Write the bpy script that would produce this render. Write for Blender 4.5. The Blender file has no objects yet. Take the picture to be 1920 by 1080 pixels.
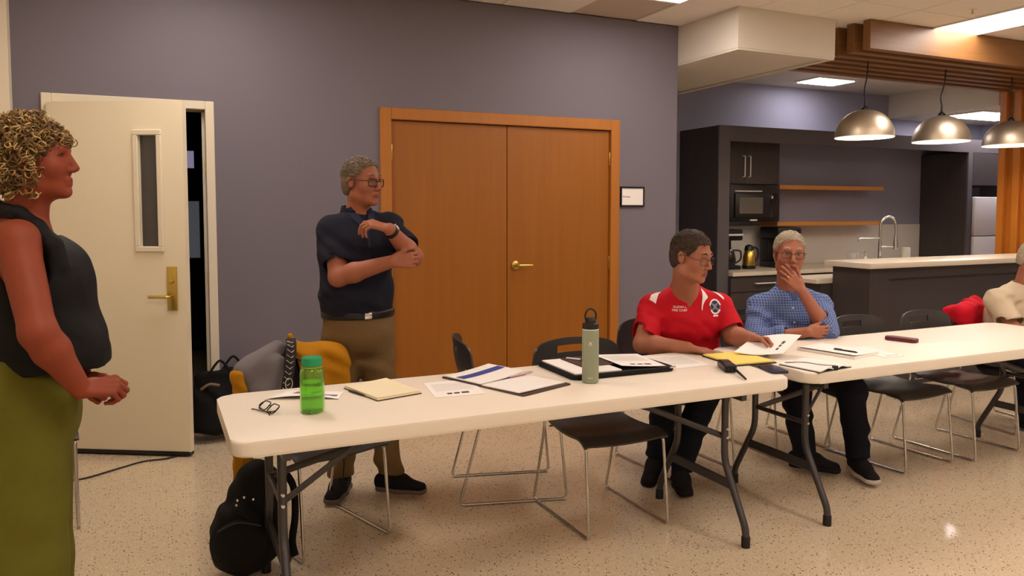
import bpy, bmesh, math, random
import numpy as np
from mathutils import Vector, Matrix, Euler
R = math.radians
random.seed(7); rng = np.random.default_rng(7)
sc = bpy.context.scene
COL = sc.collection
# ------------------------------------------------------------------ camera
FPX = 1450.0
PITCH = math.atan((481 - 395) / FPX)
YAW = math.atan((960 - 290) / math.hypot(FPX, 86))
cam = bpy.data.cameras.new('camera'); cam.sensor_width = 36.0; cam.lens = FPX / 1920 * 36.0
cam.clip_start = 0.05; cam.shift_y = -59 / 1920
camo = bpy.data.objects.new('camera', cam); COL.objects.link(camo)
camo.location = (0, 0, 1.5); camo.rotation_euler = (math.pi / 2 - PITCH, 0, -YAW)
sc.camera = camo
# ------------------------------------------------------------------ world, exposure
w = bpy.data.worlds.new('world'); sc.world = w; w.use_nodes = True
w.node_tree.nodes['Background'].inputs[0].default_value = (0.9, 0.85, 0.8, 1)
w.node_tree.nodes['Background'].inputs[1].default_value = 0.02
vs = sc.view_settings; vs.view_transform = 'Standard'; vs.look = 'None'; vs.gamma = 1.0; vs.use_curve_mapping = False
vs.exposure = 0.0
WARM = (1.0, 0.885, 0.79); COOL = (1.0, 0.92, 0.93)
TROFFER = 14.2; KITCHEN = 20.0; PENDANT = 9.0
# ------------------------------------------------------------------ materials
def lin(c):
    return tuple((x / 255 / 12.92 if x / 255 <= 0.04045 else ((x / 255 + 0.055) / 1.055) ** 2.4) for x in c) + (1,)
MATS = {}
def mat(name, rgb, rough=0.5, metal=0.0, var=0.06, vscale=6.0, bump=0.0, bscale=60.0, spec=0.5, coat=0.0, trans=0.0, ior=1.45, emit=None, estr=0.0, stretch=None, sub=0.0):
    if name in MATS: return MATS[name]
    m = bpy.data.materials.new(name); m.use_nodes = True; nt = m.node_tree; N = nt.nodes; L = nt.links
    b = N['Principled BSDF']
    c = lin(rgb)
    b.inputs['Roughness'].default_value = rough; b.inputs['Metallic'].default_value = metal
    b.inputs['Specular IOR Level'].default_value = spec; b.inputs['Coat Weight'].default_value = coat
    b.inputs['Transmission Weight'].default_value = trans; b.inputs['IOR'].default_value = ior
    if sub: b.inputs['Subsurface Weight'].default_value = sub; b.inputs['Subsurface Radius'].default_value = (0.012, 0.005, 0.003)
    if emit:
        b.inputs['Emission Color'].default_value = tuple(emit) + (1,); b.inputs['Emission Strength'].default_value = estr
    tc = N.new('ShaderNodeTexCoord'); mp = N.new('ShaderNodeMapping'); L.new(tc.outputs['Object'], mp.inputs[0])
    if stretch: mp.inputs['Scale'].default_value = stretch
    nz = N.new('ShaderNodeTexNoise'); nz.inputs['Scale'].default_value = vscale; nz.inputs['Detail'].default_value = 4
    L.new(mp.outputs[0], nz.inputs[0])
    mx = N.new('ShaderNodeMix'); mx.data_type = 'RGBA'
    mx.inputs['A'].default_value = tuple(x * (1 - var) for x in c[:3]) + (1,); mx.inputs['B'].default_value = tuple(min(1, x * (1 + var)) for x in c[:3]) + (1,)
    L.new(nz.outputs['Fac'], mx.inputs['Factor']); L.new(mx.outputs['Result'], b.inputs['Base Color'])
    if bump:
        n2 = N.new('ShaderNodeTexNoise'); n2.inputs['Scale'].default_value = bscale; n2.inputs['Detail'].default_value = 3
        L.new(mp.outputs[0], n2.inputs[0])
        bp = N.new('ShaderNodeBump'); bp.inputs['Strength'].default_value = bump; bp.inputs['Distance'].default_value = 0.01
        L.new(n2.outputs['Fac'], bp.inputs['Height']); L.new(bp.outputs[0], b.inputs['Normal'])
    MATS[name] = m
    return m
def wood(name, dark, light, rough=0.4, scale=(18, 18, 0.8), nscale=2.0):
    m = mat(name, light, rough); nt = m.node_tree; N = nt.nodes; L = nt.links
    mp = [n for n in N if n.type == 'MAPPING'][0]; mp.inputs['Scale'].default_value = scale
    nz = [n for n in N if n.type == 'TEX_NOISE'][0]; nz.inputs['Scale'].default_value = nscale; nz.inputs['Detail'].default_value = 6; nz.inputs['Distortion'].default_value = 0.6
    mx = [n for n in N if n.type == 'MIX'][0]; mx.inputs['A'].default_value = lin(dark); mx.inputs['B'].default_value = lin(light)
    return m
def terrazzo():
    m = mat('terrazzo_tile', (210, 190, 162), 0.13, var=0.03, vscale=1.5, spec=0.5); nt = m.node_tree; N = nt.nodes; L = nt.links
    b = N['Principled BSDF']; mp = [n for n in N if n.type == 'MAPPING'][0]
    src = [n for n in N if n.type == 'MIX'][0].outputs['Result']
    for sc_, th, col, dens in ((62, 0.23, (92, 72, 52), 0.40), (105, 0.25, (150, 124, 96), 0.55), (80, 0.24, (232, 222, 206), 0.45)):
        v = N.new('ShaderNodeTexVoronoi'); v.inputs['Scale'].default_value = sc_; L.new(mp.outputs[0], v.inputs[0])
        lt = N.new('ShaderNodeMath'); lt.operation = 'LESS_THAN'; lt.inputs[1].default_value = th; L.new(v.outputs['Distance'], lt.inputs[0])
        sp = N.new('ShaderNodeSeparateColor'); L.new(v.outputs['Color'], sp.inputs[0])
        l2 = N.new('ShaderNodeMath'); l2.operation = 'LESS_THAN'; l2.inputs[1].default_value = dens; L.new(sp.outputs[0], l2.inputs[0])
        mu = N.new('ShaderNodeMath'); mu.operation = 'MULTIPLY'; L.new(lt.outputs[0], mu.inputs[0]); L.new(l2.outputs[0], mu.inputs[1])
        x = N.new('ShaderNodeMix'); x.data_type = 'RGBA'; x.inputs['B'].default_value = lin(col)
        L.new(mu.outputs[0], x.inputs['Factor']); L.new(src, x.inputs['A']); src = x.outputs['Result']
    L.new(src, b.inputs['Base Color'])
    return m
def emis(name, col, s):
    m = mat(name, (255, 255, 255), 0.6, var=0, emit=col, estr=s); return m
M_floor = terrazzo()
M_wall = mat('mauve_grey_paint', (114, 108, 118), 0.62, var=0.02, vscale=3, bump=0.02, bscale=250)
M_kwall = mat('blue_grey_paint', (148, 148, 168), 0.62, var=0.02, vscale=3)
M_cream = mat('cream_paint', (226, 214, 192), 0.5, var=0.015)
M_door = mat('ivory_door_paint', (234, 222, 196), 0.42, var=0.015)
M_tile = mat('ceiling_tile_white', (240, 232, 222), 0.9, var=0.03, vscale=30, bump=0.15, bscale=400)
M_grid = mat('ceiling_grid_metal', (204, 188, 172), 0.5)
M_soffit = mat('soffit_paint', (216, 208, 196), 0.6, var=0.015)
M_maple = wood('honey_maple_veneer', (142, 84, 18), (162, 98, 24), 0.42, (10, 10, 0.5), 2.0)
M_maplef = wood('honey_maple_frame', (166, 102, 36), (182, 114, 42), 0.42, (14, 14, 0.7), 2.0)
M_slat = wood('walnut_orange_slat', (116, 78, 44), (148, 104, 62), 0.4, (0.7, 14, 14), 2.0)
M_post = wood('honey_post_slat', (180, 106, 34), (206, 128, 48), 0.4, (14, 14, 0.7), 2.0)
M_dark = wood('charcoal_laminate', (58, 52, 52), (74, 66, 64), 0.38, (14, 14, 0.7), 3.0)
M_darkf = mat('charcoal_face_frame', (88, 82, 86), 0.4, var=0.04)
M_quartz = mat('beige_quartz', (214, 202, 184), 0.3, var=0.05, vscale=60)
M_splash = mat('grey_backsplash', (212, 206, 200), 0.35, var=0.03)
M_shelf = wood('floating_shelf_maple', (190, 128, 58), (214, 150, 76), 0.4, (0.7, 14, 14), 2.0)
M_brass = mat('satin_brass', (206, 178, 96), 0.28, 1.0, var=0.03)
M_chrome = mat('chrome', (205, 205, 205), 0.14, 1.0, var=0.02)
M_steel = mat('brushed_steel', (232, 230, 232), 0.38, 0.2, var=0.08, vscale=3, stretch=(1, 1, 60))
M_nickel = mat('brushed_nickel_shade', (214, 200, 178), 0.42, 0.9, var=0.06, vscale=4, stretch=(1, 1, 60))
M_white = mat('white_enamel', (236, 232, 224), 0.4, var=0.01)
M_black = mat('black_plastic', (22, 21, 22), 0.35, var=0.05)
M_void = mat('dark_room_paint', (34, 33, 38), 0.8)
M_tabletop = mat('white_table_plastic', (240, 228, 212), 0.42, var=0.012, bump=0.03, bscale=300)
M_legm = mat('grey_hammered_steel', (78, 76, 78), 0.35, 0.6, var=0.05)
M_foot = mat('black_rubber_foot', (24, 22, 22), 0.6)
M_seat = mat('charcoal_polypropylene', (52, 49, 48), 0.38, var=0.04, bump=0.03, bscale=500)
M_paper = mat('white_paper', (244, 238, 234), 0.75, var=0.01)
M_ink = mat('dark_print', (70, 62, 60), 0.7)
# ------------------------------------------------------------------ helpers
def setp(o, label=None, cat=None, group=None, kind=None):
    if label: o['label'] = label
    if cat: o['category'] = cat
    if group: o['group'] = group
    if kind: o['kind'] = kind
    return o
def thing(name, label, cat, loc=(0, 0, 0), rz=0, group=None):
    o = bpy.data.objects.new(name, None); COL.objects.link(o); o.location = loc; o.rotation_euler = (0, 0, rz)
    o.empty_display_size = 0.05
    return setp(o, label, cat, group)
def mk(name, me, m=None, parent=None, loc=None, rot=None, smooth=None):
    o = bpy.data.objects.new(name, me); COL.objects.link(o)
    if m is not None and not me.materials:
        for x in (m if isinstance(m, (list, tuple)) else [m]): me.materials.append(x)
    if parent: o.parent = parent
    if loc: o.location = loc
    if rot: o.rotation_euler = rot
    return o
def fin(bm, smooth=True, ang=35):
    bmesh.ops.recalc_face_normals(bm, faces=bm.faces)
    for f in bm.faces: f.smooth = smooth
    me = bpy.data.meshes.new('m'); 
    if smooth:
        for e in bm.edges:
            if len(e.link_faces) == 2 and e.calc_face_angle(0) > R(ang): e.smooth = False
    bm.to_mesh(me); bm.free(); return me
def bx(bm, x0, x1, y0, y1, z0, z1, bev=0.0, seg=2):
    vs_ = [bm.verts.new((x, y, z)) for x in (x0, x1) for y in (y0, y1) for z in (z0, z1)]
    fs = [bm.faces.new([vs_[i] for i in q]) for q in ((0, 1, 3, 2), (4, 6, 7, 5), (0, 4, 5, 1), (2, 3, 7, 6), (0, 2, 6, 4), (1, 5, 7, 3))]
    if bev:
        es = list({e for f in fs for e in f.edges})
        bmesh.ops.bevel(bm, geom=es, offset=bev, segments=seg, profile=0.5, affect='EDGES')
    return bm
def box(x0, x1, y0, y1, z0, z1, bev=0.0, seg=2):
    return fin(bx(bmesh.new(), x0, x1, y0, y1, z0, z1, bev, seg))
def pathpts(pts, n=6):
    """Catmull-Rom resample."""
    P = [Vector(p) for p in pts]; out = []
    if len(P) < 3 or n < 2: return P
    for i in range(len(P) - 1):
        p0 = P[max(i - 1, 0)]; p1 = P[i]; p2 = P[i + 1]; p3 = P[min(i + 2, len(P) - 1)]
        for k in range(n):
            t = k / n
            out.append(0.5 * ((2 * p1) + (-p0 + p2) * t + (2 * p0 - 5 * p1 + 4 * p2 - p3) * t * t + (-p0 + 3 * p1 - 3 * p2 + p3) * t ** 3))
    out.append(P[-1]); return out
def fillet(pts, r=0.02, n=5):
    P = [Vector(p) for p in pts]; out = [P[0]]
    for i in range(1, len(P) - 1):
        a = (P[i - 1] - P[i]); b = (P[i + 1] - P[i]); k = min(r, a.length / 2, b.length / 2)
        A = P[i] + a.normalized() * k; B = P[i] + b.normalized() * k
        for j in range(n + 1):
            t = j / n; out.append((1 - t) ** 2 * A + 2 * t * (1 - t) * P[i] + t * t * B)
    out.append(P[-1]); return out
def tb(bm, pts, rad, seg=10, closed=False, flat=None):
    """tube along a polyline; rad number or list; flat=(w,h) gives a strap with axis side vector"""
    P = [Vector(p) for p in pts]; n = len(P); rings = []
    up = Vector((0, 0, 1)); prev = None
    for i in range(n):
        if closed: t = (P[(i + 1) % n] - P[i - 1]).normalized()
        else: t = (P[min(i + 1, n - 1)] - P[max(i - 1, 0)]).normalized()
        if prev is None:
            u = t.cross(up); 
            if u.length < 1e-3: u = t.cross(Vector((0, 1, 0)))
            u.normalize()
        else:
            u = (prev - t * prev.dot(t)).normalized()
        prev = u; v = t.cross(u)
        r = rad[i] if isinstance(rad, (list, tuple)) else rad
        ra, rb = (flat if flat else (r, r))
        rings.append([bm.verts.new(P[i] + u * ra * math.cos(2 * math.pi * k / seg) + v * rb * math.sin(2 * math.pi * k / seg)) for k in range(seg)])
    for i in range(n if closed else n - 1):
        A = rings[i]; B = rings[(i + 1) % n]
        for k in range(seg): bm.faces.new((A[k], A[(k + 1) % seg], B[(k + 1) % seg], B[k]))
    if not closed:
        bm.faces.new(rings[0][::-1]); bm.faces.new(rings[-1])
    return bm
def tube(pts, rad, seg=10, closed=False, flat=None):
    return fin(tb(bmesh.new(), pts, rad, seg, closed, flat), ang=60)
def lathe(prof, seg=32, axis='z'):
    bm = bmesh.new(); rings = []
    for r, z in prof:
        if r < 1e-6: rings.append([bm.verts.new((0, 0, z))])
        else: rings.append([bm.verts.new((r * math.cos(2 * math.pi * k / seg), r * math.sin(2 * math.pi * k / seg), z)) for k in range(seg)])
    for A, B in zip(rings, rings[1:]):
        for k in range(seg):
            a = [A[0]] if len(A) == 1 else [A[k], A[(k + 1) % seg]]
            b = [B[0]] if len(B) == 1 else [B[(k + 1) % seg], B[k]]
            if len(a) + len(b) > 2: bm.faces.new(a + b)
    return fin(bm, ang=40)
def prism(poly, z0, z1, bev=0.0, seg=2):
    bm = bmesh.new(); n = len(poly)
    A = [bm.verts.new((x, y, z0)) for x, y in poly]; B = [bm.verts.new((x, y, z1)) for x, y in poly]
    bm.faces.new(A[::-1]); bm.faces.new(B)
    for k in range(n): bm.faces.new((A[k], A[(k + 1) % n], B[(k + 1) % n], B[k]))
    if bev:
        es = [e for e in bm.edges if abs(e.verts[0].co.z - e.verts[1].co.z) < 1e-6]
        bmesh.ops.bevel(bm, geom=es, offset=bev, segments=seg, profile=0.5, affect='EDGES')
    return fin(bm)
def rrect(x0, x1, y0, y1, r, n=6):
    out = []
    for cx, cy, a in ((x1 - r, y1 - r, 0), (x0 + r, y1 - r, 90), (x0 + r, y0 + r, 180), (x1 - r, y0 + r, 270)):
        for k in range(n + 1): out.append((cx + r * math.cos(R(a + 90 * k / n)), cy + r * math.sin(R(a + 90 * k / n))))
    return out
def struct(name, me, m, label=None):
    o = mk(name, me, m); o['kind'] = 'structure'
    if label: o['label'] = label
    return o
def copytree(o, parent=None):
    c = o.copy(); COL.objects.link(c)
    if parent: c.parent = parent
    for ch in list(o.children): copytree(ch, c)
    return c
def sheet(f, nu, nv, th=0.002):
    """closed thin sheet from f(u,v)->(x,y,z)"""
    bm = bmesh.new()
    top = [[Vector(f(i / nu, j / nv)) for j in range(nv + 1)] for i in range(nu + 1)]
    nor = [[None] * (nv + 1) for _ in range(nu + 1)]
    for i in range(nu + 1):
        for j in range(nv + 1):
            du = top[min(i + 1, nu)][j] - top[max(i - 1, 0)][j]; dv = top[i][min(j + 1, nv)] - top[i][max(j - 1, 0)]
            nor[i][j] = du.cross(dv).normalized()
    T = [[bm.verts.new(top[i][j] + nor[i][j] * th / 2) for j in range(nv + 1)] for i in range(nu + 1)]
    B = [[bm.verts.new(top[i][j] - nor[i][j] * th / 2) for j in range(nv + 1)] for i in range(nu + 1)]
    for i in range(nu):
        for j in range(nv):
            bm.faces.new((T[i][j], T[i + 1][j], T[i + 1][j + 1], T[i][j + 1])); bm.faces.new((B[i][j], B[i][j + 1], B[i + 1][j + 1], B[i + 1][j]))
    for i in range(nu):
        bm.faces.new((T[i][0], B[i][0], B[i + 1][0], T[i + 1][0])); bm.faces.new((T[i][nv], T[i + 1][nv], B[i + 1][nv], B[i][nv]))
    for j in range(nv):
        bm.faces.new((T[0][j], T[0][j + 1], B[0][j + 1], B[0][j])); bm.faces.new((T[nu][j], B[nu][j], B[nu][j + 1], T[nu][j + 1]))
    return fin(bm)
def textmesh(s, size, depth=0.0006, bold=False):
    cu = bpy.data.curves.new('t', 'FONT'); cu.body = s; cu.size = size; cu.extrude = depth; cu.align_x = 'CENTER'; cu.align_y = 'CENTER'
    if bold: cu.offset = size * 0.02
    o = bpy.data.objects.new('t', cu); COL.objects.link(o)
    dg = bpy.context.evaluated_depsgraph_get(); me = bpy.data.meshes.new_from_object(o.evaluated_get(dg))
    bpy.data.objects.remove(o); me.materials.clear(); return me
# ---- scene content
# ================================================================== the setting
YW = 5.5; ZC = 3.07; KY = 7.22; KZ = 3.0
struct('floor', box(-2.2, 10.8, -4.2, 9.0, -0.1, 0.0), M_floor)
# back wall with two door openings
bm = bmesh.new()
bx(bm, -2.2, -0.575, YW, YW + 0.14, 0, ZC); bx(bm, -0.575, 0.335, YW, YW + 0.14, 2.165, ZC)
bx(bm, 0.335, 1.555, YW, YW + 0.14, 0, ZC); bx(bm, 1.555, 3.445, YW, YW + 0.14, 2.165, ZC); bx(bm, 3.445, 4.1, YW, YW + 0.14, 0, ZC)
bx(bm, 3.96, 4.1, YW + 0.14, KY, 0, ZC)
struct('wall_back', fin(bm, False), M_wall)
struct('wall_kitchen', box(4.1, 10.8, KY, KY + 0.14, 0, ZC), M_kwall)
struct('wall_right', box(10.64, 10.78, -4.2, KY, 0, ZC), M_kwall)
struct('wall_left', box(-1.02, -0.88, -4.2, YW, 0, ZC), M_cream)
struct('trim_4', box(-0.88, -0.757, YW - 0.10, YW, 0, ZC), M_cream, 'cream corner board at the left end of the mauve wall')
struct('wall_front', box(-1.0, 10.7, -4.2, -4.06, 0, ZC), M_cream)
# ceiling: grid slab with lay-in tiles; tiles and grid are pieces of their own
ceil = struct('ceiling', box(-2.2, 10.7, -4.2, YW + 0.25, ZC + 0.012, ZC + 0.1), M_grid)
TROFF = [(3.355, 4.28), (6.405, 4.06), (0.305, 4.30), (4.885, 2.0), (0.305, 1.2), (3.355, 1.2), (6.405, 1.2), (0.305, -1.9), (3.355, -1.9), (6.405, -1.9)]  # out-of-view panels over the ajar door and right table are added for brightness
tile_me = box(-0.299, 0.299, -0.604, 0.604, 0, 0.010, 0.003, 1); tile_me.materials.append(M_tile)
for i in range(16):
    for j in range(8):
        cx = -0.61 + 0.61 * i + 0.305 - 0.61 * 0; cy = 5.49 - 0.61 - 1.22 * j
        if cx > 8.9 or cy < -3.6: continue
        if any(abs(cx - a) < 0.2 and abs(cy - (5.49 - 0.61 - 1.22 * round((4.88 - b) / 1.22))) < 0.2 for a, b in TROFF): continue
        mk('ceiling_tile', tile_me, None, ceil, loc=(cx, cy, ZC))
tee_me = box(-0.008, 0.008, -4.8, 4.8, 0, 0.006); tee_me.materials.append(M_grid)
for i in range(16):
    mk('ceiling_tee', tee_me, None, ceil, loc=(-0.61 + 0.61 * i, 0.69, ZC - 0.006 + 0.012))
# troffers
diff = emis('troffer_diffuser', WARM, TROFFER)
fr = bmesh.new()
for a in ((-.3, .3, -.606, -.575), (-.3, .3, .575, .606), (-.3, -.275, -.575, .575), (.275, .3, -.575, .575)): bx(fr, a[0], a[1], a[2], a[3], -0.006, 0.012)
fr_me = fin(fr, False); fr_me.materials.append(M_white)
df_me = box(-0.275, 0.275, -0.575, 0.575, -0.002, 0.008); df_me.materials.append(diff)
tl = ['bright ceiling light panel nearest the mauve wall above the double doors', 'bright ceiling light panel touching the wooden slat canopy']
for i, (a, b) in enumerate(TROFF):
    cy = b if i < 4 else 5.49 - 0.61 - 1.22 * round((4.88 - b) / 1.22)
    if i == 1: cy = 4.06
    t = thing('ceiling_light', tl[i] if i < 2 else ['ceiling light panel above the ajar ivory door', 'ceiling light panel above the right folding table', 'ceiling light panel over the near floor on the left', 'ceiling light panel over the near floor in the middle', 'ceiling light panel over the near floor on the right', 'ceiling light panel at the far end of the room behind the viewer, left', 'ceiling light panel at the far end of the room behind the viewer, middle', 'ceiling light panel at the far end of the room behind the viewer, right'][i - 2], 'ceiling light', (a, cy, ZC - 0.004), 0, 'room ceiling lights')
    mk('frame', fr_me, None, t); mk('diffuser', df_me, None, t)
# soffit box beside the kitchen
bm = bmesh.new(); bx(bm, 4.105, 5.12, 4.75, KY - .005, 2.756, ZC + 0.01)
so = struct('soffit', fin(bm, False), M_soffit, 'cream dropped soffit box beside the mauve wall')
for a in ((4.107, 5.118, 4.752, 4.812), (4.107, 4.167, 4.812, KY - .01), (5.058, 5.118, 4.812, KY - .01)):
    mk('soffit_trim', box(a[0], a[1], a[2], a[3], 2.738, 2.756, 0.002, 1), M_soffit, so)
mk('soffit_panel', box(4.175, 5.05, 4.820, KY - .01, 2.751, 2.756), M_soffit, so)
# kitchen ceiling
bm = bmesh.new(); bx(bm, 5.12, 8.76, 5.755, KY - .002, KZ, ZC + 0.1)
struct('ceiling_kitchen', fin(bm, False), M_soffit)
bm = bmesh.new(); bx(bm, 8.76, 10.64, 5.755, KY - .002, 2.70, ZC + 0.1)
struct('ceiling_dropped', fin(bm, False), M_soffit)
t = thing('ceiling_light', 'small square light panel in the kitchen ceiling behind the slats', 'ceiling light', (7.09, 6.70, KZ - 0.013), 0, 'kitchen ceiling lights')
kd = emis('kitchen_diffuser', COOL, KITCHEN)
mk('frame', box(-.30, .30, -.19, .19, 0.0, 0.012, 0.002, 1), M_white, t); mk('diffuser', box(-.27, .27, -.165, .165, -0.006, 0.0), kd, t)
t = thing('ceiling_light', 'light panel in the dropped ceiling above the fridge', 'ceiling light', (9.60, 6.42, 2.70 - 0.013), 0, 'kitchen ceiling lights')
mk('frame', box(-.55, .55, -.30, .30, 0.0, 0.012, 0.002, 1), M_white, t); mk('diffuser', box(-.5, .5, -.26, .26, -0.006, 0.0), kd, t)
t = thing('sprinkler_head', 'small sprinkler head under the ceiling beside the long light panel', 'sprinkler', (5.83, 4.065, ZC - 0.001))
mk('escutcheon', lathe([(0, 0), (0.03, 0), (0.028, -0.006), (0, -0.006)], 16), M_white, t)
mk('deflector', lathe([(0, -0.006), (0.006, -0.006), (0.005, -0.03), (0.014, -0.032), (0.014, -0.035), (0, -0.035)], 12), M_brass, t)
# ---- dark room behind the open door
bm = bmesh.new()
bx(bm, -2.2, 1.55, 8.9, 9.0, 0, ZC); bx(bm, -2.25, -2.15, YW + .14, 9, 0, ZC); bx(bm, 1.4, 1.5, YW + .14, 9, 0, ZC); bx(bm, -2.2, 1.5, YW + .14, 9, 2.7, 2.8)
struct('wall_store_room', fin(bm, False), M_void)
t = setp(mk('wall_screen', box(0, 0.14, -0.004, 0, 0, 0.18), mat('lavender_poster', (176, 160, 196), 0.7, emit=(.62, .52, .78), estr=.32), loc=(0.25, 8.896, 1.95)), 'small lit lavender screen in the dark room behind the open door', 'screen')  # poster, given its own glow to show up in the dark room
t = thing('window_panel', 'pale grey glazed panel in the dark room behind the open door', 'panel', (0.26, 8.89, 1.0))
mk('frame', box(-0.02, 0.24, -0.01, 0.008, -0.02, 0.62, 0.003, 1), M_black, t); mk('pane', box(0, 0.17, -0.016, -0.010, 0, 0.6), mat('grey_pane', (120, 124, 134), 0.25, emit=(.5, .52, .6), estr=.10), t)  # faint glow added to the grey pane, no lamp behind it
# ---- cream door frame and open door
def doorframe(name, x0, x1, zt, fw, m, dep=0.02):
    bm = bmesh.new()
    bx(bm, x0, x0 + fw, YW - dep, YW + 0.16, 0, zt, 0.004, 1); bx(bm, x1 - fw, x1, YW - dep, YW + 0.16, 0, zt, 0.004, 1); bx(bm, x0 + fw, x1 - fw, YW - dep, YW + 0.16, zt - fw, zt, 0.004, 1)
    return struct(name, fin(bm), m)
f1 = doorframe('trim_1', -0.61, 0.37, 2.215, 0.055, M_cream); f1['label'] = 'cream steel frame of the ajar door'
mk('door_stop', box(0.297, 0.315, YW + 0.06, YW + 0.10, 0.0, 2.15), M_cream, f1)
for z in (1.75, 1.02): mk('strike_plate', box(0.311, 0.316, YW + 0.012, YW + 0.045, z, z + 0.07), M_brass, f1)
DA = -R(30)
d = thing('door_1', 'ivory door standing ajar with narrow window and brass lever', 'door', (-0.562, YW - 0.004, 0), DA); d['kind'] = 'structure'
DW = 0.862; z0, z1 = 0.03, 2.155; wx0, wx1, wz0, wz1 = 0.585, 0.70, 1.285, 1.95
bm = bmesh.new()
bx(bm, 0.004, wx0, -0.045, 0, z0, z1); bx(bm, wx1, DW, -0.045, 0, z0, z1); bx(bm, wx0, wx1, -0.045, 0, z0, wz0); bx(bm, wx0, wx1, -0.045, 0, wz1, z1)
bmesh.ops.remove_doubles(bm, verts=bm.verts, dist=1e-5)
mk('leaf', fin(bm, False), M_door, d)
mk('door_sweep', box(0.006, DW - .002, -0.050, 0.003, 0.012, 0.034), M_black, d)
bm = bmesh.new(); e = 0.032
for a in ((wx0 - e, wx1 + e, wz1, wz1 + e), (wx0 - e, wx1 + e, wz0 - e, wz0), (wx0 - e, wx0, wz0, wz1), (wx1, wx1 + e, wz0, wz1)): bx(bm, a[0], a[1], -0.062, -0.045, a[2], a[3], 0.004, 1)
mk('window_frame', fin(bm), M_cream, d)
mk('pane', box(wx0, wx1, -0.028, -0.02, wz0, wz1), mat('smoky_glass', (70, 66, 64), 0.08, var=0.02, spec=0.6), d)
pl = mk('lock_plate', box(0.745, 0.807, -0.058, -0.045, 0.90, 1.165, 0.003, 2), M_brass, d)
mk('lever', tube(fillet([(0.776, -0.055, 0.985), (0.776, -0.105, 0.985), (0.655, -0.105, 0.985)], 0.02), 0.0095, 10), M_brass, pl)
mk('cylinder', lathe([(0, 0), (0.014, 0), (0.014, 0.012), (0.010, 0.014), (0, 0.014)], 16), M_brass, pl, loc=(0.776, -0.058, 1.075), rot=(R(90), 0, 0))
for z in (0.3, 1.1, 1.9): mk('hinge', lathe([(0, 0), (0.007, 0), (0.007, 0.1), (0, 0.1)], 10), M_chrome, d, loc=(0.0, -0.052, z))
# ---- wooden double doors
f2 = doorframe('trim_2', 1.485, 3.515, 2.245, 0.085, M_maplef); f2['label'] = 'honey maple frame around the double doors'
for k, (a, b, lab) in enumerate(((1.573, 2.497, 'left honey maple door leaf beside the standing man'), (2.503, 3.427, 'right honey maple door leaf with a brass lever'))):
    d = thing('door_%d' % (k + 2), lab, 'door', (a, YW + 0.012, 0)); d['kind'] = 'structure'
    mk('leaf', box(0, b - a, 0, 0.045, 0.01, 2.155, 0.002, 1), M_maple, d)
    hx = -0.003 if k == 0 else b - a + 0.003
    for z in (0.25, 1.07, 1.925): mk('hinge', box(hx - 0.009, hx + 0.009, -0.016, 0.002, z - 0.055, z + 0.055, 0.003, 2), M_brass, d)
    if k == 1:
        rz = mk('rose', lathe([(0, 0), (0.036, 0), (0.034, 0.010), (0.02, 0.016), (0, 0.016)], 24), M_brass, d, loc=(0.066, 0.0, 1.072), rot=(R(90), 0, 0))
        mk('lever', tube(fillet([(0.066, -0.014, 1.072), (0.066, -0.062, 1.072), (0.19, -0.062, 1.070)], 0.02), 0.0095, 10), M_brass, d)
# wall sign
t = thing('room_sign', 'small white sign in a black frame beside the double doors', 'sign', (3.645, YW - 0.0015, 1.617))
bm = bmesh.new()
for a in ((-.118, .118, .070, .084), (-.118, .118, -.084, -.070), (-.118, -.106, -.07, .07), (.106, .118, -.07, .07)): bx(bm, a[0], a[1], -0.016, 0, a[2], a[3])
mk('frame', fin(bm, False), M_black, t); mk('card', box(-.106, .106, -0.010, -0.002, -.07, .07), M_paper, t)
me = textmesh('Kitchen', 0.024); mk('lettering', me, mat('rust_print', (150, 84, 74), 0.7), t, loc=(-0.058, -0.0108, 0.0), rot=(R(90), 0, 0))
# ================================================================== kitchen
FY = 6.55; X0 = 5.425; CZ = 0.84  # kitchen behind the bar: positions and sizes scaled up about the camera
t = thing('cabinet_surround', 'charcoal cabinet surround framing the kitchen niche', 'cabinet', (0, 0, 0))
mk('side_panel', box(X0, 5.565, FY + 0.012, KY - .003, 0, 2.40), M_dark, t)
mk('face_stile', box(X0 - .002, 5.575, FY - 0.008, FY + 0.012, 0, 2.403), M_darkf, t)
mk('header', box(5.575, 10.6, FY - 0.008, FY + 0.03, 2.24, 2.403), M_darkf, t)
mk('top_panel', box(5.565, 10.6, FY + 0.03, KY - .003, 2.375, 2.40), M_dark, t)
mk('tall_panel', box(9.41, 9.46, FY + 0.012, KY - .003, 0, 2.24), M_dark, t)
mk('face_stile', box(9.408, 9.49, FY - 0.008, FY + 0.012, 0, 2.24), M_darkf, t)
t = thing('wall_cabinet', 'dark upper cabinet with two long steel handles', 'cabinet', (5.568, 0, 0))
mk('body', box(0, 1.01, 6.89, KY - .002, 1.80, 2.37), M_dark, t)
for k, (a, b) in enumerate(((0.003, 0.503), (0.507, 1.007))):
    dd = mk('door', box(a, b, 6.868, 6.89, 1.803, 2.285, 0.002, 1), M_dark, t)
    hx = 0.465 if k == 0 else 0.545
    mk('handle', tube(fillet([(hx, 6.868, 1.88), (hx, 6.83, 1.88), (hx, 6.83, 2.115), (hx, 6.868, 2.115)], 0.012), 0.007, 8), M_steel, dd)
t = thing('microwave', 'black built-in microwave oven under the upper cabinet', 'microwave', (5.852, 6.855, 1.371))
mk('body', box(0, 0.725, 0, 0.36, 0, 0.426, 0.008, 2), M_black, t)
dd = mk('door', box(0.055, 0.55, -0.024, 0, 0.05, 0.325, 0.006, 2), M_black, t)
mk('window', box(0.11, 0.45, -0.028, -0.024, 0.095, 0.28), mat('microwave_window', (104, 98, 92), 0.25), dd)
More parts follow.
